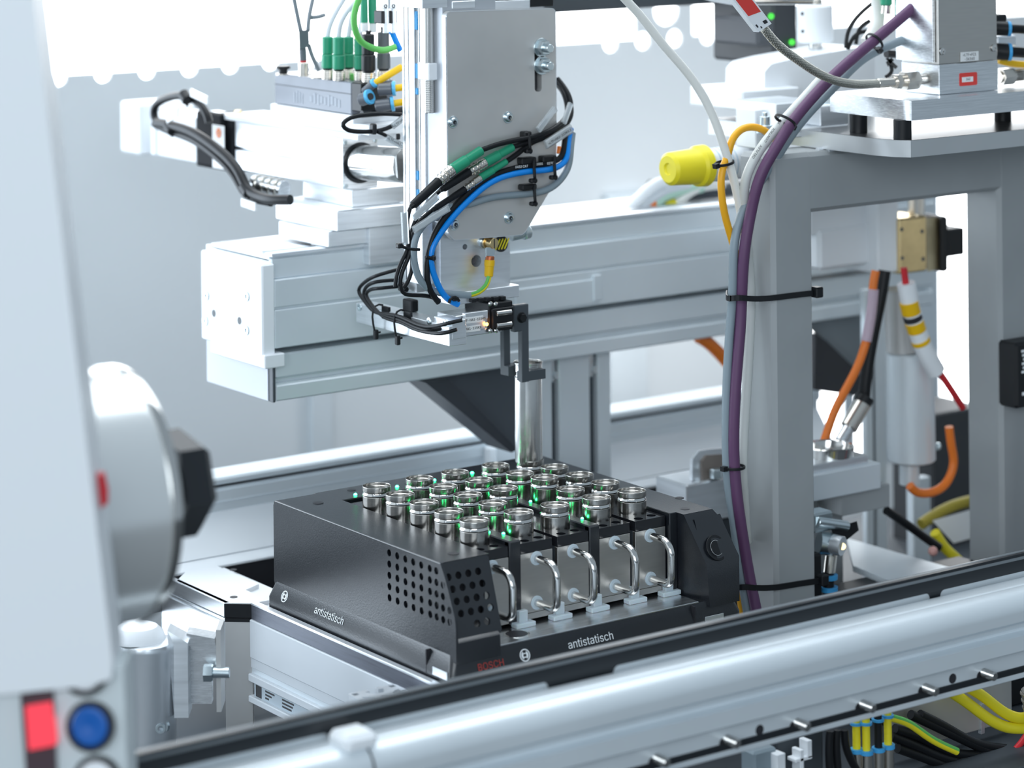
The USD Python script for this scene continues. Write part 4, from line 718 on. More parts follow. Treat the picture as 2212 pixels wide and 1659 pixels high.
# ---- motor hoses
xh = 24
t = Thing('motor_hose', 'pair of black motor hoses looping over the end of the cross slide', 'hose')
t.add('hose', tube(pts([(327, 250), (358, 256), (403, 272), (441, 297), (478, 329), (504, 364), (520, 396), (545, 413), (575, 421), (612, 422, 30)], 'x', xh), 5.0), CBLK)
t.add('hose', tube(pts([(322, 252), (350, 266), (400, 286), (436, 310), (470, 340), (496, 374), (514, 405), (540, 420), (570, 427)], 'x', xh+4), 4.2), CBLK)
t.add('hose', tube(pts([(345, 256), (323, 240), (323, 218), (348, 198), (390, 193), (418, 209), (434, 232), (440, 252)], 'x', xh+8), 4.2), CBLK)
for px, py in ((390, 196), (356, 262), (518, 398)): q = P(px, py, x=xh); t.add('tie', [cyl(q-[0, 5, 3], q+[0, 5, 3], 6), cyl(q, q+[0, -4, -9], 1.6)], BLK)
for a, b in (((400, 186), (436, 204)), ((348, 244), (372, 228)), ((505, 425), (535, 436))): t.add('tag', hull([P(*a, x=xh-6)+np.array([e, 0, f]) for e in (0, 2) for f in (-4, 4)]+[P(*b, x=xh-6)+np.array([e, 0, f]) for e in (0, 2) for f in (-4, 4)]), PAPER)
t.done()
t = Thing('ribbed_bellows', 'grey ribbed metal connector under the cross slide', 'connector'); q0, q1 = P(535, 385, x=40), P(600, 400, x=52)
t.add('ribbed_body', cyl(q0, q1, 9), ALUM); t.add('rib', [ring(q0+(q1-q0)*k, q1-q0, 10.5, 8, 2.5, 20) for k in (.15, .38, .6, .82)], NICKEL); t.done()
# ---- bundle on the portal post
def bund(px, py): return Y(px, py, 326)
ppl = [(1990, 10, -40), (1960, 37, -36), (1910, 78, -30), (1869, 111, -24), (1795, 173, -18), (1737, 231, -14), (1696, 280, -12), (1663, 330, -10), (1634, 379, -6), (1617, 425, -2), (1605, 474, 2), (1593, 536, 4), (1586, 598, 6), (1582, 660, 8), (1578, 720, 8), (1568, 819, 8), (1560, 939, 8), (1560, 1018, 8), (1566, 1098, 6), (1576, 1177, 4), (1588, 1257, 0), (1604, 1345, -6)]
cable('purple_cable', 'thick purple cable running down the portal post', ppl, 5.3, CPUR)
cable('blue_grey_cable', 'blue-grey cable behind the purple cable on the portal post', [(1975, 96, -30), (1956, 99, -26), (1898, 120, -20), (1848, 148, -14), (1795, 198, -8), (1745, 247, -2), (1696, 305, 2), (1650, 372, 6), (1612, 425, 10), (1589, 465, 12), (1572, 520, 12), (1566, 577, 12), (1562, 660, 13), (1556, 720, 14), (1546, 859, 14), (1543, 978, 14), (1546, 1058, 14), (1556, 1137, 12), (1568, 1237, 8), (1584, 1345, 4)], 4.2, CGRY)
cable('printed_grey_cable', 'light grey cable with black print between the white and purple cables', [(1766, 181, 6), (1712, 239, 4), (1671, 282, 2), (1630, 332, 2), (1601, 385, 6), (1592, 440, 12), (1598, 560, 22), (1602, 640, 22), (1600, 700, 20), (1592, 819, 18), (1582, 939, 17), (1578, 1010, 16), (1579, 1078, 22), (1584, 1180, 34)], 4.6, CLGR,
      extra=lambda t, c: t.add('lettering', [text(ch, P(px, py, y=-3.6), P(px+18, py-26, y=-3.6)-P(px, py, y=-3.6), (0, 0, 1), 2.6) for ch, px, py in (('OELFLEX', 1622, 338), ('CONTROL', 1650, 302), ('TM', 1672, 275))], INKB))
cable('white_cable', 'thick white cable hanging from above to the portal post', [(1322, -25, 40), (1341, 0, 40), (1374, 37, 38), (1424, 103, 34), (1481, 173, 28), (1523, 247, 22), (1547, 313, 18), (1564, 371, 16), (1580, 445, 16), (1592, 520, 18)], 4.0, CWHT)
cable('orange_cable', 'orange-yellow cable looping over beside the portal post', [(1662, 312, 20), (1642, 295, 18), (1618, 285, 16), (1590, 289, 16), (1569, 312, 16), (1558, 345, 17), (1547, 375, 16), (1543, 412, 16), (1549, 468, 17), (1562, 520, 19), (1578, 580, 24)], 3.5, mat('amber_cable', (.88, .42, .01), .45))
cable('orange_cable', 'short orange-yellow cable end at the foot of the portal post', [(1553, 1180, 24), (1560, 1250, 18), (1572, 1345, 12)], 3.3, mat('amber_cable2', (.88, .42, .01), .45))
def post_tie(py_l, py_m, py_r, xr_, lab):
    t = Thing('cable_tie', lab, 'cable tie'); c = [P(1552, py_l-8, y=26), P(1556, py_l+4, y=4), P(1575, py_m-2, y=-5), P(1600, py_m, y=-7), P(1645, py_m, y=-3), P(1690, (py_m+py_r)/2, y=-2), P(1738, py_r, y=-2)]
    q = spline(c); t.add('strap', cat([trimesh.convex.convex_hull(np.vstack([a+[0, e, f] for a in (q[i], q[i+1]) for e in (0, 1.6) for f in (-2.6, 2.6)])) for i in range(len(q)-1)]), BLK)
    e = P(1744, py_r-2, y=-2); t.add('tie_head', bx(e[0]-3, e[0]+6, -6, 4, e[2]-5, e[2]+5, 1), BLK); t.done()
post_tie(650, 655, 646, 1738, 'long black cable tie strapping the bundle to the portal post, upper one')
post_tie(1275, 1280, 1268, 1738, 'long black cable tie strapping the bundle to the portal post foot, lower one')
for px, py, yy, r, ax_, lab in ((1880, 105, -24, 9, (1.2, 0, .9), 'black cable tie round the purple cable, near the tower'), (1684, 272, -10, 10, (.7, 0, 1), 'black cable tie round purple and printed cables above the portal corner'), (1558, 1018, 11, 10, (0, 0, 1), 'thin black cable tie round the bundle beside the tray'), (1551, 361, 16, 8.5, (-.2, 0, 1), 'black cable tie joining the white and orange cables')):
    tie(lab, P(px, py, y=yy), ax_, r, w=1.2)
# braided hose
t = Thing('braided_hose', 'braided steel hose screwed into the sensor tower', 'hose')
BRAID = usdkit.material(stage, '/World/Looks/steel_braid', {'tc': ('texture_coordinate', {}), 'mp': ('mapping', {'rotation': (0, .6, 0), 'scale': (1, 1, 1)}), 'w': ('wave_texture', {'scale': 260., 'distortion': 1.}), 'w2': ('wave_texture', {'scale': 190.}), 'mx': ('mix_color', {'blend_type': 'multiply', 'fac': 1.}), 'b': ('bump', {'strength': 1., 'distance': .0006}), 'p': ('principled_bsdf', {'base_color': (.50, .49, .44), 'metallic': .9, 'roughness': .35})}, [('tc.object', 'mp.vector'), ('mp.vector', 'w.vector'), ('tc.object', 'w2.vector'), ('w.color', 'mx.a'), ('w2.color', 'mx.b'), ('mx.result', 'b.height'), ('b.normal', 'p.normal')], surface='p.BSDF')
hp_ = pts([(1642, 72), (1671, 107), (1712, 140), (1754, 169), (1795, 188), (1836, 196), (1885, 196)], 'y', -46); t.add('braid', tube(hp_, 4.1, 16, 2.), BRAID)
a, b = P(1884, 196, y=-46), P(2006, 186, y=-46); d = (b-a)/np.linalg.norm(b-a); Lh = np.linalg.norm(b-a)
for n_, f, g_, r in (('ferrule', 0, .28, 4.6), ('pipe', .72, 1.06, 5.2)): t.add(n_, cyl(a+d*Lh*f, a+d*Lh*g_, r), NICKEL)
t.add('hex_nut', [hexn(a+d*Lh*.3, d, 13, Lh*.1), hexn(a+d*Lh*.46, d, 16.5, Lh*.24)], NICKEL); t.add('neck', cyl(a+d*Lh*.28, a+d*Lh*.5, 5.4), NICKEL); t.done()
t = Thing('hose_tag', 'white and red tag sleeve at the top of the braided hose', 'tag')
qa = [P(*q, y=-50) for q in ((1555, -20), (1600, -20), (1659, 62), (1630, 80))]
def quad(f0, f1, th0, th1, g0=0, g1=1):
    A, B, C_, D_ = qa; lerp = lambda f, g_: (A*(1-f)+D_*f)*(1-g_)+(B*(1-f)+C_*f)*g_
    return hull([lerp(f, g_)+np.array([0, e, 0]) for f in (f0, f1) for g_ in (g0, g1) for e in (th0, th1)])
t.add('sleeve', quad(0, 1, 0, 7), WHITEP); k = t.add('red_field', quad(.0, .66, -.4, 0, .12, .9), REDM); t.add('lettering', text('co', qa[0]*.52+qa[3]*.13+qa[1]*.28+qa[2]*.07+np.array([0, -.8, 0]), qa[3]-qa[0], (.5, 0, .6), 4.5), INK, k); t.add('slot', [quad(.86, .93, -.5, 0, .62, .85), quad(.86, .92, -.5, 0, .12, .2), quad(.93, .97, -.5, 0, .3, .36)], INKB); t.done()
# ---- equipment behind and beside the tower
t = Thing('white_hood', 'white rounded machine hood behind the purple cable', 'housing'); yh_ = 150
t.add('hood', prism(Polygon([P(a, b, y=yh_)[[0, 2]] for a, b in ((1640, 205), (1642, 165), (1656, 150), (1700, 140), (1850, 116), (1880, 118), (1880, 240), (1640, 250))]).buffer(-3).buffer(3), 'y', yh_, yh_+60), WHITEP)
t.add('base', bxp(yh_-14, 1594, 1716, 203, 246, yh_+70, 1.5), WHITEP); t.done()
t = Thing('block_stack', 'stack of aluminium blocks with a bolt left of the platform', 'block'); yk = 60
t.add('upper_block', bxp(yk, 1664, 1760, 232, 296, 120, 1), ALU); t.add('front_block', bxp(yk-18, 1760, 1822, 240, 284, 90, 1), ALU); t.add('lower_block', bxp(yk-20, 1690, 1820, 287, 306, 110, 1), ALUM)
q = P(1785, 240, y=yk-8); t.add('bolt', [cyl(q, q+[0, 0, 10.5], 8.5), cyl(q, q+[0, 0, 1.5], 11)], ZINC); q = P(1640, 280, y=yk); t.add('spring_foot', [cyl(q+[0, 0, -8], q+[0, 0, 0], 9), cyl(q, q+[0, 0, 8], 5), cyl(q+[0, 0, 8], q+[0, 0, 12], 2.5)], ZINC); t.add('side_plate', bxp(yk+20, 1620, 1665, 246, 330, 110, 1), WHITEP); t.done()
t = Thing('white_cylinder', 'white cylinder on a steel rod above the white hood', 'cylinder'); yw = 190
t.add('body', cyl(P(1752, 104, y=yw), P(1752, 22, y=yw), 19, n=36, b=2), WHITEP); t.add('rod', cyl(P(1753, 150, y=yw), P(1753, -30, y=yw), 6.5), STEEL); t.add('collar', cyl(P(1753, 22, y=yw), P(1753, 11, y=yw), 8), NICKEL)
for py in (42, 80): q = P(1726, py, y=yw-17); t.add('screw_hole', cyl(q, q+[0, .6, 0], 2), DGRY)
t.done()
t = Thing('dark_camera_box', 'dark equipment box with two green lights behind the braided hose', 'box'); t.add('box', bxp(230, 1662, 1716, 12, 150, 330, 3), mat('charcoal', (.03, .034, .04), .5)); t.add('side', bxp(228, 1628, 1668, 50, 110, 300, 3), mat('charcoal2', (.06, .065, .075), .5))
for px, py in ((1658, 46), (1702, 103)): t.add('green_light', trimesh.creation.icosphere(2, 3.2).apply_translation(P(px, py, y=226)), glow(f'green_glow{px}', (.1, .9, .1), 1.2))
t.done()
single('top_beam', 'out-of-focus dark grey beam along the top edge', 'beam', bx(X(1170, 10, 330), X(1720, 10, 330), 330, 380, Z(1400, 22, 330), Z(1400, 22, 330)+60, 2), DGRY)
t = Thing('steel_tube', 'thin steel tube with white joint along the top edge', 'tube'); t.add('tube', cyl(P(1610, 12, y=120), P(1745, 14, y=120), 4), STEEL); t.add('joint', [hull([P(a, b, y=120+e) for a, b in ((1475, -6), (1545, -4), (1600, 8), (1585, 22), (1530, 12)) for e in (0, 12)])], WHITEP); t.done()
cable('white_cable', 'thick white cable bending down behind the purple cable near the tower', [(1884, -20), (1889, 20), (1888, 60), (1874, 92), (1862, 108)], 6.5, CWHT, v=20)
for i, L in enumerate(([(1880, 20), (1850, 45), (1825, 80), (1818, 118)], [(1870, 60), (1848, 78), (1840, 110)], [(1872, 82), (1840, 90), (1822, 120)])): cable('thin_cable', ['long', 'middle', 'low'][i] + ' thin black cable loop left of the thick white cable', L, 2, CBLK, v=60)
for px, p0, p1, p2, lab in ((1908, -15, 27, 46, 'green plug connector left of the tower with nickel end'), (1938, -15, 70, 84, 'green plug connector against the tower side')):
    t = Thing('plug_connector', lab, 'connector'); t.add('body', cyl(P(px, p0, y=-6), P(px-1, p1, y=-6), 5.8, b=1), TEAL); t.add('nut', cyl(P(px-1, p1, y=-6), P(px-2, p2, y=-6), 4.8), NICKEL); t.done()
cable('thin_cable', 'black cable ending at the tower below the blue-grey cable', [(1905, 132), (1930, 134), (1962, 140)], 3.6, CBLK, v=0)
t = Thing('wing_screw', 'black wing screw below the black cable near the tower', 'screw'); t.add('knob', [hull([P(a, b, y=10+e) for a, b in ((1904, 150), (1916, 140), (1922, 146), (1908, 160)) for e in (0, 6)]), hull([P(a, b, y=10+e) for a, b in ((1903, 142), (1909, 140), (1930, 160), (1924, 166)) for e in (0, 6)])], BLK); t.add('stem', tube(pts([(1914, 154), (1916, 170), (1904, 182)], 'y', 14), 2), BLK); t.done()
# right of the tower
for py, r, lab in ((83, 7, 'black push-in fitting with blue collar right of the tower, upper one'), (133, 8.2, 'black push-in fitting with blue collar right of the tower, lower one')):
    t = Thing('push_in_fitting', lab, 'fitting'); a, b = P(2148, py-1, y=-45), P(2168, py, y=-50); d = (b-a)/np.linalg.norm(b-a)
    t.add('body', cyl(a-d*3, b, r), BLK); t.add('collar', ring(b, d, r*1.05, r*.5, 3), LBLU); t.add('hose', tube([b, P(2190, py+1, y=-52), P(2235, py+6, y=-56)], r*.62), CBLK); t.done()
t = Thing('pipe_fitting', 'nickel pipe fitting screwed into the right side of the tower', 'fitting'); a, b = P(2146, 187, y=-45), P(2240, 180, y=-45); d = (b-a)/np.linalg.norm(b-a); t.add('hex_nut', hexn(a+d*2, d, 15.5, 17), NICKEL); t.add('pipe', [cyl(a, a+d*30, 6), cyl(a+d*20, b, 6)], NICKEL); t.done()
cable('yellow_tube', 'yellow printed tube right of the tower below the blue collars', [(2146, 150), (2180, 159), (2235, 162)], 3.5, CYEL, v=-40, cat_='tube')
single('black_block', 'small black block right of the tower above the fittings', 'block', bxp(-40, 2145, 2168, 52, 68, -20, 1), BLK)
single('switch_housing', 'pale housing between the two blue-collared fittings', 'housing', bxp(-36, 2146, 2188, 98, 122, -10, 1.5), ALU)
t = Thing('valve_coil', 'black valve coil with white print on the right portal post', 'valve'); k = t.add('coil', [bxp(-22, 2172, 2260, 757, 898, 4, 3), bxp(-16, 2164, 2176, 770, 880, 0, 2)], BLK)
t.add('print', [bx(X(2184+(r*7 % 5), 800, -22), X(2196+(r*11 % 14)+8, 800, -22), -22.4, -21.9, Z(2190, 782+r*9, -22), Z(2190, 777+r*9, -22), .05) for r in range(6)] + [bx(X(2184, 872, -22), X(2210, 872, -22), -22.4, -21.9, Z(2190, 875, -22), Z(2190, 868, -22), .05)], INK, k); t.done()
for dx in (0, 11): cable('red_tube', ['left', 'right'][dx > 0] + ' one of two red tubes below the valve coil', [(2210+dx, 905), (2206+dx, 990), (2200+dx, 1090), (2199+dx, 1150), (2202+dx, 1225), (2206+dx, 1290)], 2.8, CRED, v=-60, cat_='tube')
# ---- yellow capped canister and cables on the beam
t = Thing('capped_canister', 'white canister with bright yellow cap left of the portal corner', 'canister'); yk = 130
a, b = P(1428, 372, y=yk), P(1508, 360, y=yk); d = np.array([1., 0, 0]); ra = 16
t.add('yellow_cap', lathe([(0, 1.5), (5, 1.5), (6, 0), (ra-3, 0), (ra, 3), (ra+1.5, 34), (ra+4, 37), (ra+4.4, 45), (ra+2, 47), (0, 47)], a, d, 40), CLEM); t.add('body', cyl(a+d*46, a+d*118, 16.5, n=36), WHITEP)
t.add('print', [ring(a+d*(54+k*5.2), d, 16.7, 16, 1.2, 36) for k in range(5)], mat('blue_print', (.35, .50, .62), .5)); t.done()
sl = mat('slate_box', (.05, .06, .075), .5)
single('cable_chain', 'dark blurred cable carrier lying on the gantry beam', 'cable carrier', cat([bxp(370, 1440, 1640, 408, 468, 420, 4), bxp(400, 1405, 1470, 396, 440, 430, 8)]), sl)
for L, m, lab in (([(1330, 470), (1370, 430), (1410, 402), (1450, 398)], WHITEP, 'white blurred hose, leftmost on the gantry beam'), ([(1352, 470), (1378, 446), (1420, 420), (1470, 412)], CSIL, 'grey blurred hose on the gantry beam beside the white one'), ([(1366, 472), (1376, 458), (1395, 442)], CORG, 'orange blurred hose on the gantry beam'), ([(1382, 470), (1410, 436), (1450, 420), (1500, 412)], mat('pale_green_cable', (.45, .66, .55), .45), 'pale green blurred hose on the gantry beam'), ([(1404, 470), (1422, 455), (1440, 448)], CLEM, 'yellow blurred hose on the gantry beam'), ([(1425, 466), (1452, 440), (1485, 415), (1545, 405)], CWHT, 'white blurred hose, rightmost on the gantry beam')):
    cable('blurred_hose', lab, L, 6.5, m, v=362, cat_='hose')
# ---- seen through the portal
bg = 170
t = Thing('valve_manifold', 'white valve housing with brass block seen through the portal', 'valve'); 
t.add('housing', [bxp(bg-10, 1880, 1926, 440, 606, bg+90, 2), bxp(bg+6, 1752, 1882, 502, 592, bg+80, 4), bxp(bg+10, 1735, 1880, 440, 512, bg+90, 1)], WHITEP)
t.add('brass_block', bxp(bg-14, 1926, 1986, 486, 606, bg+26, 2), BRASS); t.add('brass_side', [hull([P(a, b, y=bg-13)+np.array([0, 0, 0]) for a, b in ((1984, 488), (1984, 604))]+[P(a, b, y=bg+26) for a, b in ((2020, 486), (2020, 598))]+[P(a, b, y=bg+20) for a, b in ((1984, 488), (1984, 600))])], BRASS)
for px, py in ((1931, 512), (1975, 517), (1931, 574), (1976, 577)): q = P(px, py, y=bg-14); t.add('bolt_hole', cyl(q, q+[0, -.4, 0], 2.2), DGRY)
t.add('coil', [bxp(bg+10, 2018, 2034, 486, 606, bg+50, 3), bxp(bg+12, 2030, 2068, 512, 572, bg+46, 2)], BLK); t.add('pipe', cyl(P(1964, 490, y=bg), P(1964, 440, y=bg), 9), NICKEL); t.done()
t = Thing('air_cylinder', 'grey round air cylinder hanging inside the portal', 'cylinder'); yq = 150
t.add('barrel', cyl(P(1943, 1012, y=yq), P(1943, 775, y=yq), 25, n=36, b=2), ANOD); t.add('upper_barrel', cyl(P(1928, 775, y=yq), P(1924, 640, y=yq), 17, n=30), PLATE); t.add('nose', cyl(P(1937, 1062, y=yq), P(1937, 1012, y=yq), 10.5), ANOD); t.add('end_screw', cyl(P(1996, 982, y=yq-10), P(2002, 982, y=yq-10), 4), ZINC); t.done()
t = Thing('upright_profile', 'slim upright aluminium profile left of the air cylinder', 'profile'); t.add('profile', [bxp(260, 1846, 1862, 640, 1300, 268, 1), bxp(260, 1868, 1890, 640, 1300, 268, 1)], ANOD); t.add('groove', bxp(263, 1861, 1869, 640, 1300, 268), DGRY); t.done()
single('upright_profile', 'upright profile below the air cylinder, inside the portal', 'profile', bxp(250, 1945, 1982, 1050, 1290, 262, 1), ANOD)
cable('orange_hose', 'orange hose hanging diagonally inside the portal opening', [(1873, 600), (1866, 640), (1862, 690), (1850, 750), (1828, 810), (1796, 868), (1775, 910), (1752, 975)], 4.4, CORG, v=120, cat_='hose', extra=lambda t, c: t.add('mauve_sleeve', tube(pts([(1868, 640), (1862, 690), (1850, 752)], 'y', 119), 5.4), mat('mauve', (.55, .42, .50), .5)))
cable('black_hose', 'black hose beside the orange hose inside the portal', [(1893, 600), (1882, 660), (1864, 740), (1848, 830), (1842, 880)], 6.5, CBLK, v=135, cat_='hose')
t = Thing('nickel_plug', 'tilted nickel plug connector at the lower end of the black hose', 'connector'); t.add('shell', cyl(P(1840, 884, y=130), P(1808, 938, y=130), 9), NICKEL); t.add('tip', cyl(P(1808, 938, y=130), P(1790, 968, y=130), 6.5), ALUM); t.add('collar', cyl(P(1845, 872, y=130), P(1838, 886, y=130), 9.6), BLK); t.done()
cable('orange_hose', 'orange hose loop below the air cylinder', [(2025, 940), (2030, 985), (2033, 1020), (2016, 1062), (1980, 1082), (1950, 1078), (1938, 1066)], 4.6, CORG, v=110, cat_='hose')
t = Thing('tagged_white_cable', 'white tagged cable with amber and black marks inside the portal', 'cable')
wl = pts([(1938, 628), (1950, 690), (1970, 760), (2000, 820)], 'y', 100); t.add('white_wrap', tube(wl, [9.5, 10.5, 10, 9, 8.5, 8] if 0 else 9.6), WHITEP); t.add('red_core', tube(pts([(1934, 595), (1938, 632)], 'y', 100), 3.5), CRED); t.add('red_core', tube(pts([(2004, 818), (2030, 858), (2056, 900)], 'y', 100), 3.6), CRED)
def band(a, b, m, nm): t.add(nm, cyl(P(*a, y=99.5), P(*b, y=99.5), 9.9), m)
band((1943, 668), (1949, 694), CYEL, 'amber_mark'); band((1950, 698), (1953, 708), INKB, 'black_mark'); band((1954, 712), (1960, 732), CYEL, 'amber_mark'); band((1966, 750), (1969, 758), CYEL, 'amber_mark'); t.done()
t = Thing('gusset', 'dark curved gusset seen through the left side of the portal opening', 'gusset'); t.add('flange', prism(Polygon([P(a, b, y=345)[[0, 2]] for a, b in ((1720, 728), (1745, 745), (1800, 800), (1862, 880), (1850, 872), (1790, 862), (1715, 850))]), 'y', 330, 380), mat('gusset_dark', (.035, .035, .04), .55)); t.add('web', prism(Polygon([P(a, b, y=352)[[0, 2]] for a, b in ((1715, 700), (1868, 690), (1868, 870), (1820, 810))]), 'y', 352, 360), mat('gusset_grey', (.23, .26, .28), .5)); t.done()
t = Thing('glass_dish', 'low round glass dish on the grey cross bar inside the portal', 'dish'); q = P(1765, 1000, y=90); t.add('dish', lathe([(0, 0), (20, 0), (24, 2), (25, 11), (24, 12), (22.5, 11), (21, 3), (0, 2)], q, (0, 0, 1), 40), STEEL); t.done()
t = Thing('cross_bar', 'grey stepped cross bar behind the portal post', 'bar'); t.add('upper_bar', bxp(60, 1700, 1876, 1030, 1086, 120, 1), ANOD); t.add('lower_bar', bxp(70, 1790, 1895, 1070, 1120, 130, 1), GREYP); t.add('back_panel', bxp(105, 1700, 1792, 1086, 1300, 112, 1), GREYP); t.add('top_plate', bxp(66, 1700, 1850, 1010, 1032, 130, 1), ALU); t.done()
t = Thing('air_valve', 'nickel elbow valve with two blue collars at the portal post foot', 'valve'); ye = 20
t.add('body', [bxp(ye, 1730, 1772, 1120, 1162, 40, 2), cyl(P(1738, 1185, y=ye+6), P(1768, 1190, y=ye), 11), cyl(P(1735, 1140, y=ye), P(1800, 1150, y=ye), 5)], ZINC); t.add('knob', [cyl(P(1768, 1188, y=ye-4), P(1790, 1194, y=ye-14), 9.5)], ALU); t.add('knob_hole', cyl(P(1790, 1194, y=ye-14.2), P(1790, 1194, y=ye-15), 3.5), BRASS)
t.add('handle', hull([P(a, b, y=ye+e) for a, b in ((1766, 1155), (1822, 1140), (1826, 1160), (1800, 1180), (1770, 1172)) for e in (4, 14)]), BLK); t.add('stem', cyl(P(1760, 1250, y=ye), P(1764, 1212, y=ye), 6), NICKEL); t.add('lower_body', [bxp(ye-4, 1722, 1746, 1210, 1320, 30, 2), cyl(P(1756, 1340, y=ye), P(1758, 1250, y=ye), 5.6)], BLK)
for py in (1258, 1284): t.add('blue_collar', ring(P(1759, py+6, y=ye), (0, 0, 1), 8.5, 4, 4.5), LBLU)
t.done()
cable('black_hose', 'black hose slanting down to the yellow hose, lower right of the portal', [(1886, 1118), (1920, 1142), (1960, 1172), (1998, 1200)], 4.5, CBLK, v=90, cat_='hose')
cable('yellow_hose', 'yellow hose slanting down inside the portal opening', [(1990, 1168), (2010, 1200), (2035, 1225), (2068, 1262)], 5.5, CLEM, v=100, cat_='hose')
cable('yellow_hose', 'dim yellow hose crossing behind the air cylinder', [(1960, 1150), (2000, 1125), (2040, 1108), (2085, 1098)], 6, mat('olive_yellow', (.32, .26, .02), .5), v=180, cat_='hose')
single('white_cover', 'small white cover behind the yellow hose inside the portal', 'cover', hull([P(a, b, y=150+e) for a, b in ((1985, 1142), (2075, 1118), (2075, 1180), (2030, 1192)) for e in (0, 8)]), WHITEP)
single('dark_cabinet', 'dark cabinet behind the hoses in the portal opening', 'cabinet', bxp(330, 1990, 2100, 905, 1400, 400, 2), mat('cabinet_dark', (.045, .047, .052), .55))
single('pink_plug', 'small pink plug at the foot of the black hose', 'plug', trimesh.creation.icosphere(2, 5).apply_translation(P(1985, 1208, y=80)), mat('salmon', (.75, .40, .36), .5))
t = Thing('window_2', 'bright window seen through the portal', None, kind='structure'); t.add('pane', bx(X(1725, 900, 560), X(2100, 600, 560), 560, 564, Z(1900, 1010, 560), Z(1900, 430, 560), .5), BRIGHT); t.add('window_frame', [bx(X(a, 900, 558), X(b, 900, 558), 552, 559, Z(1900, 1010, 560), Z(1900, 430, 560), .5) for a, b in ((1792, 1815), (1850, 2000))], ANOD); t.done()
# fixture right behind the tray
t = Thing('fixture_block', 'light block with brown U-shaped bracket right behind the tray', 'fixture'); yz = 170
t.add('block', bxp(yz, 1456, 1640, 1040, 1128, yz+50, 1.5), ALU); pr = Polygon([P(a, b, y=yz+10)[[0, 2]] for a, b in ((1468, 1045), (1470, 1000), (1484, 982), (1510, 978), (1640, 978), (1640, 1045))])
t.add('bracket', prism(pr, 'y', yz+10, yz+14), ALU); t.add('bracket_panel', prism(Polygon([P(a, b, y=yz+8)[[0, 2]] for a, b in ((1490, 1045), (1490, 1004), (1500, 992), (1640, 986), (1640, 1045))]), 'y', yz+7.5, yz+9.8), mat('taupe', (.22, .19, .17), .5)); t.add('stand', bx(X(1500, 1100, yz+20), X(1600, 1100, yz+20), yz+5, yz+40, -232, Z(1520, 1120, yz), 1), DGRY); q = P(1520, 1040, y=yz); t.add('bolt', hexn(q, (0, 0, 1), 12, 9), ZINC); t.done()
# ---- below the front rail, lower right
ylr = -225
t = Thing('junction_plate', 'dark metal plate behind the yellow hoses below the rail', 'plate'); t.add('plate', bxp(-170, 1890, 2150, 1500, 1612, -165, 1), PLATE); t.add('edge', bxp(-172, 2082, 2090, 1540, 1605, -168, .3), ALU); t.done()
for i, L in enumerate(([(2010, 1508), (2050, 1535), (2095, 1570), (2140, 1592), (2192, 1594)], [(2050, 1500), (2090, 1526), (2130, 1558), (2165, 1572), (2195, 1568)])): cable('yellow_hose', ['lower', 'upper'][i] + ' of two thick yellow hoses curving below the rail', L, 4.9, CLEM, v=-215, cat_='hose')
t = Thing('grey_cable_gland', 'grey cable with nickel gland at the lower right edge', 'cable'); t.add('nut', [cyl(P(2192, 1510, y=-225), P(2198, 1562, y=-225), 9.5)] + [ring(P(2192+k*2, 1516+k*15, y=-225), (0.1, 0, -1), 10.3, 8, 1.5) for k in range(3)], NICKEL); t.add('cable', tube([P(2198, 1560, y=-225), P(2205, 1610, y=-225), P(2212, 1690, y=-225)], 6.6), CGRY); t.add('white_tag', bxp(-228, 2192, 2240, 1488, 1512, -226, .3), PAPER); t.done()
t = Thing('earth_wire', 'green and yellow earth wire tied to black cables below the rail', 'wire'); ew = pts([(1885, 1566), (1925, 1580), (1970, 1612), (2028, 1642)], 'y', -215); t.add('wire', tube(ew, 3.1), CLEM); t.add('green_stripe', tube([p+np.array([.3, -.6, 1.0]) for p in ew], 2.4), CGRN); t.done()
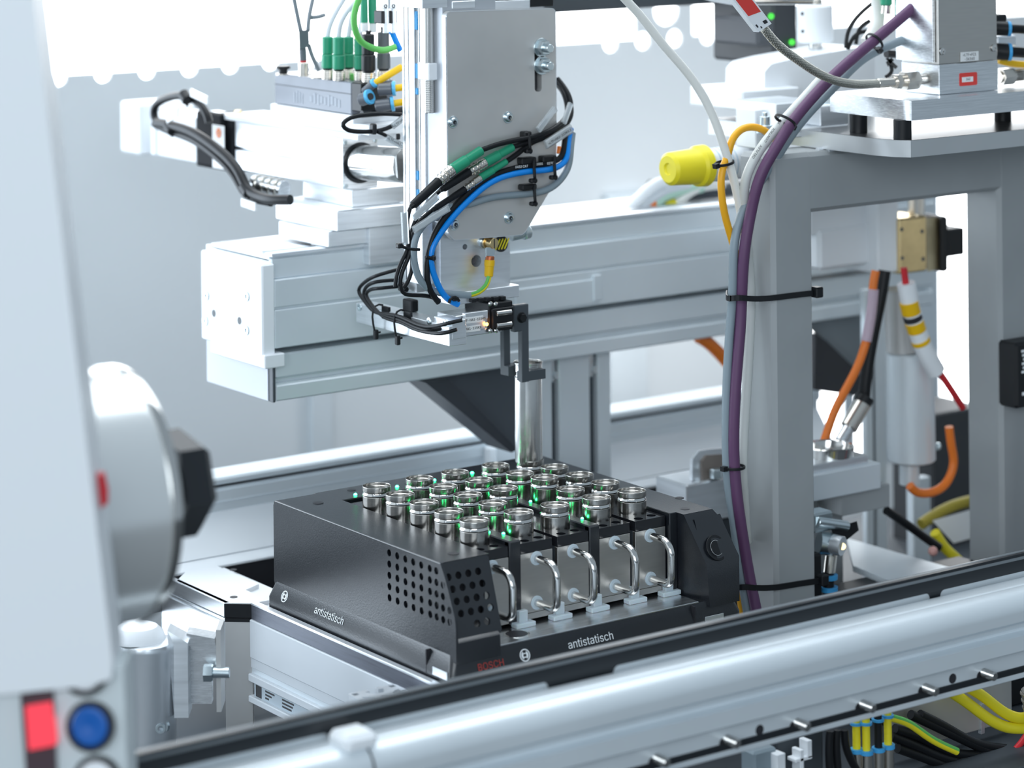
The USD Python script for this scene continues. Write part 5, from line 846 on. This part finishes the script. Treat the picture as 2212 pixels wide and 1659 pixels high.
for i, (px, m, p0, p1) in enumerate(((1812, CLEM, 1575, 1636), (1833, CLEM, 1575, 1640), (1859, CBLK, 1568, 1634), (1880, CLEM, 1560, 1628))):
    t = Thing('push_in_fitting', ['yellow tube with blue collar below the rail, leftmost of four', 'yellow tube with blue collar below the rail, second from the left', 'black tube with blue collar below the rail between yellow tubes', 'yellow tube with blue collar below the rail, rightmost of four'][i], 'fitting'); yy = -215 + 6*(i == 0)
    t.add('tube', cyl(P(px, p0-40, y=yy), P(px, p1, y=yy), 3.4), m); t.add('collar', [ring(P(px, p1+4, y=yy), (0, 0, 1), 5.8, 3.3, 3.6), ring(P(px, p0+5, y=yy), (0, 0, 1), 5.4, 3.3, 2.4)], LBLU); t.add('body', cyl(P(px, p1+4, y=yy), P(px, p1+60, y=yy), 4.6), NICKEL); t.done()
for i, L in enumerate(([(1770, 1590), (1768, 1625), (1772, 1690)], [(1755, 1592), (1752, 1640), (1754, 1690)], [(1786, 1590), (1790, 1630), (1812, 1680)], [(1895, 1590), (1950, 1610), (2010, 1640), (2080, 1650), (2160, 1640)], [(1885, 1605), (1940, 1628), (2000, 1655), (2060, 1670)], [(1930, 1560), (1990, 1590), (2050, 1620), (2110, 1650)], [(1900, 1632), (1960, 1655), (2020, 1680)], [(1950, 1560), (2010, 1592), (2070, 1625), (2150, 1640)])):
    cable('lower_cable', 'black cable below the front rail, ' + ['beside the leftmost yellow tube', 'leftmost upright one', 'bent one under the yellow tube', 'long one under the earth wire', 'second under the earth wire', 'right above the earth wire', 'lowest at the frame edge', 'topmost long one'][i], L, 4.2 if i > 2 else 3.4, CBLK, v=-190 if i > 2 else -212)
cable('red_cable', 'short dark red cable at the lower right below the yellow hoses', [(2185, 1600), (2172, 1620), (2155, 1640)], 3, CRED, v=-200)
t = Thing('terminal_rail', 'white hooked mounting rail and grey duct at the bottom edge', 'rail'); t.add('hook', [bxp(-216, 1640, 1658, 1640, 1680, -205, .5), bxp(-216, 1690, 1698, 1632, 1680, -205, .5), bxp(-216, 1706, 1716, 1612, 1650, -205, .5), bxp(-216, 1680, 1716, 1648, 1656, -205, .5)], WHITEP); t.add('duct', [bxp(-208, 1590, 1640, 1630, 1690, -190, 2)], CGRY); t.add('backing', bxp(-200, 1640, 1740, 1600, 1690, -190, 1), DGRY); t.done()

cable('orange_hose', 'short orange hose under the gantry beam left of the portal post', [(1488, 735), (1510, 750), (1535, 775), (1560, 805)], 7, CORG, v=330, cat_='hose')
